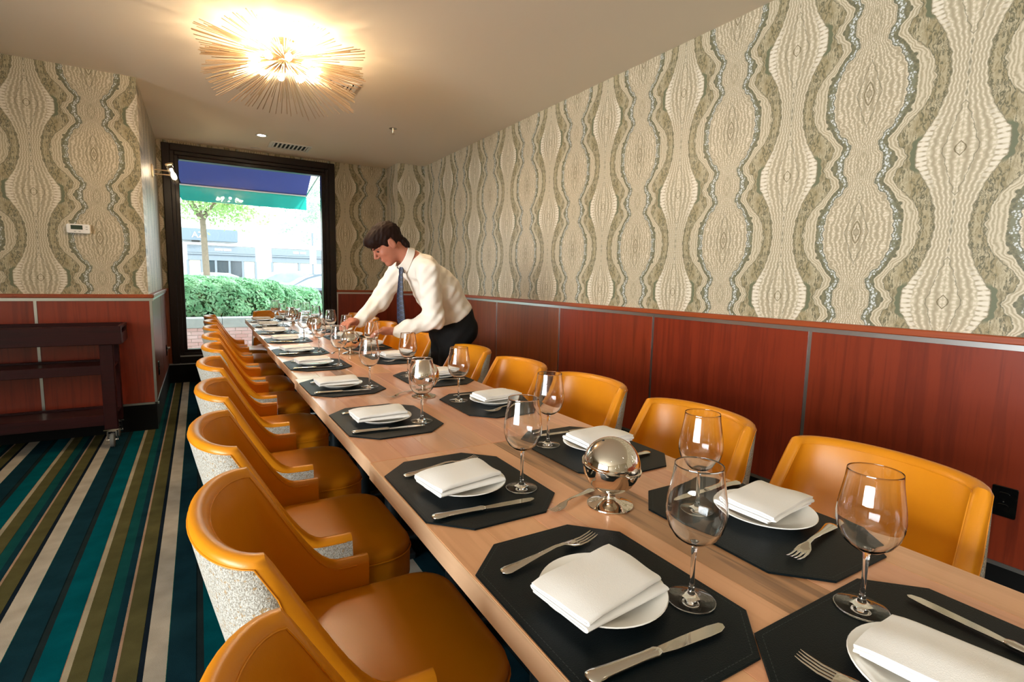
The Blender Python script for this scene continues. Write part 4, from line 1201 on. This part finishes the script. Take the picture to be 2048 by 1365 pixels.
def wrinkle(X, Y, Z, amp):
    return amp*(np.sin(X*46+Z*31+np.sin(Y*25)*1.6)*np.sin(Z*38-X*17+np.sin(Y*14+X*9)*1.4)+.6*np.sin(X*85-Z*70+np.sin(Y*40)))
def f_shirt(X, Y, Z):
    P = (X, Y, Z)
    d = cone(P, (1.455, 3.205, .985), (1.34, 3.205, 1.16), .140, .135, .80)
    d = smin(d, cone(P, (1.34, 3.205, 1.16), (1.235, 3.205, 1.285), .130, .105, .66), .05)
    d = smin(d, cone(P, (1.205, 3.05, 1.295), (1.20, 3.35, 1.31), .062, .062), .05)
    d = smin(d, cone(P, (1.21, 3.2, 1.31), (1.145, 3.2, 1.372), .075, .058), .03)
    for sh, el_, wr, cu in ((LSH, LEL, LWR, (1.03, 3.045, .905)), (RSH, REL, RWR, None)):
        w0 = np.array(el_)+(np.array(wr)-np.array(el_))*.97
        arm = smin(cone(P, sh, el_, .072, .060), cone(P, el_, w0, .060, .042), .025)
        arm = arm+wrinkle(X*1.3, Y*1.3, Z*1.3, .0028)
        arm = np.minimum(arm, cone(P, np.array(el_)+(np.array(wr)-np.array(el_))*.74, w0, .043, .040))
        d = smin(d, arm, .03)
    d = d+wrinkle(X, Y, Z, .0032)
    # open neck
    d = smax(d, -cone(P, (1.10, 3.2, 1.42), (1.165, 3.2, 1.345), .075, .045), .006)
    # tucked in at the belt
    d = smax(d, -((X-1.455)*(-.56)+(Z-.985)*.83+.004), .008)
    return d
SHIRT = mat('white_shirt', lin('efe6d8'), .85, spec=.15)
surface_net(f_shirt, (.78, 2.86, .80), (1.68, 3.54, 1.46), .0078).build('shirt', SHIRT, body, 180)
def f_trous(X, Y, Z):
    P = (X, Y, Z)
    d = cone(P, (1.455, 3.21, .985), (1.45, 3.215, .90), .136, .146, .80)
    d = smin(d, cone(P, (1.50, 3.13, .90), (1.50, 3.29, .90), .10, .10), .04)
    for s in (-1, 1):
        y = 3.21+s*.072
        d = smin(d, cone(P, (1.445, y, .89), (1.405, y, .5), .100, .076), .035)
        d = smin(d, cone(P, (1.405, y, .5), (1.46, y, .06), .076, .072), .03)
    d = d+wrinkle(X, Y, Z, .002)
    d = smax(d, (X-1.455)*-.56+(Z-.985)*.83-.012, .008)
    return smax(d, .055-Z, .004)
TROUS = mat('black_trousers', lin('131211'), .8, spec=.2)
surface_net(f_trous, (1.22, 2.95, .03), (1.66, 3.50, 1.14), .010).build('trousers', TROUS, body, 180)
def f_hair(X, Y, Z):
    a, b, c = head_local(X, Y, Z); Q = (a, b, c)
    w = .0022*np.sin(a*120+b*45+np.sin(c*70)*2)*np.sin(b*110-c*60)+.002*np.sin(c*190+a*130+b*160)*np.sin(a*70-b*120)
    d = ell(Q, (-.018, 0, .042), (.108, .088, .092))+w
    d = smin(d, ell(Q, (.062, 0, .072), (.052, .062, .042))+w, .03)
    d = smin(d, ell(Q, (-.085, 0, -.055), (.035, .058, .05))+w, .02)
    cm = np.interp(a, [-.13, -.05, -.034, -.026, .006, .012, .020, .032, .050, .072, .09, .12], [-.105, -.105, -.07, .030, .032, -.030, -.032, .012, .026, .016, .034, .075])
    return smax(d, (cm+w-c)*.8, .006)
HAIR = mat('dark_brown_hair', lin('22110a'), .65, spec=.15, vary=.5, vscale=40)
surface_net(f_hair, (.82, 3.08, 1.30), (1.18, 3.32, 1.60), .0055).build('hair', HAIR, body, 180)
EYE = mat('eye_dark', lin('1c120d'), .3)
for s in (-1, 1):
    e = W_(.081, s*.031, .003)
    MB().lathe([(0, -.006), (.006, -.005), (.0095, 0), (.006, .005), (0, .006)], 12).xf(Matrix.Translation(tuple(e)) @ Matrix.Rotation(PI/2, 4, 'X') @ Matrix.Scale(.5, 4, (0, 1, 0))).build('eye', EYE, body, 60)
    MB().tube([tuple(W_(.092, s*.013, .024)), tuple(W_(.088, s*.031, .029)), tuple(W_(.070, s*.050, .023))], [.003, .0036, .002], 8).build('eyebrow', HAIR, body, 60)
# collar: folded band round the neck with two points
ring0, ring1, ring2 = [], [], []
cx_, cz_ = 1.150, 1.368
col_l = []
ax_up = Vector((-.90, 0, .43)).normalized(); ax_f = Vector((-.43, 0, -.90)).normalized(); ax_s = Vector((0, 1, 0))
cen = Vector((1.128, 3.2, 1.352))
for i in range(33):
    t = 2*PI*i/32+PI; front = (1+math.cos(t-PI))/2 if True else 0
    f = math.cos(t-PI); s_ = math.sin(t-PI)
    gap = 1.0
    drop = .042+.020*max(0, f)**2
    rad = .064
    p0 = cen+ax_f*(rad*f)+ax_s*(rad*s_)+ax_up*.030
    p1 = cen+ax_f*((rad+.012)*f)+ax_s*((rad+.012)*s_)+ax_up*(.028)
    p2 = cen+ax_f*((rad+.020)*f)+ax_s*((rad+.022)*s_)+ax_up*(.028-drop)
    p3 = cen+ax_f*((rad+.014)*f)+ax_s*((rad+.016)*s_)+ax_up*(.028-drop)
    col_l.append([tuple(p) for p in (p0, p1, p2, p3)])
MB().loops(col_l[:32], False, False).build('collar', SHIRT, body, 60)
# tie: knot and blade hanging straight down
TIE, tn, tb = base_mat('dark_blue_tie')
_co = tn.new('ShaderNodeTexCoord').outputs['Object']; _s = tn.new('ShaderNodeSeparateXYZ'); tn.put(_s.inputs[0], _co)
_d = tn.m('FRACT', (E(tn, _s.outputs[2]) + E(tn, _s.outputs[1])*.7)*34); _d2 = tn.m('FRACT', (E(tn, _s.outputs[2]) - E(tn, _s.outputs[1])*.7)*34)
tn.put(tb.inputs['Base Color'], tn.mix(tn.m('MAXIMUM', tn.band(_d, .0, .12, .03), tn.band(_d2, .0, .12, .03)), lin('0e1228'), lin('2c3558'))); tb.inputs['Roughness'].default_value = .5
tie = []
for t, w in ((0, .012), (.06, .016), (.12, .012), (.16, .015), (.5, .023), (.86, .030), (.93, .027), (1., .004)):
    z = 1.300-.375*t; x = 1.088+.004*t-.012*math.sin(t*3); yy = 3.165+.0*t
    tie.append([(x+k*w*.6+n*-.72, yy-k*w*.8+n*-.7, z) for k, n in ((-.96, .005), (0, .010), (.96, .005), (1, -.004), (-1, -.004))])
MB().loops(tie).build('tie', TIE, body, 50)
SHOE = mat('black_shoe', lin('0d0c0b'), .25)
for s in (-1, 1):
    y = 3.21+s*.072
    L = []
    for x, w, h in ((1.535, .02, .05), (1.53, .034, .075), (1.47, .038, .085), (1.40, .042, .07), (1.33, .046, .05), (1.27, .038, .042), (1.25, .012, .03)):
        L.append([(x, y+w*math.cos(2*PI*k/12), max(0.001, h*.5+h*.5*math.sin(2*PI*k/12))) for k in range(12)])
    MB().loops(L).build('shoe', SHOE, body, 60)
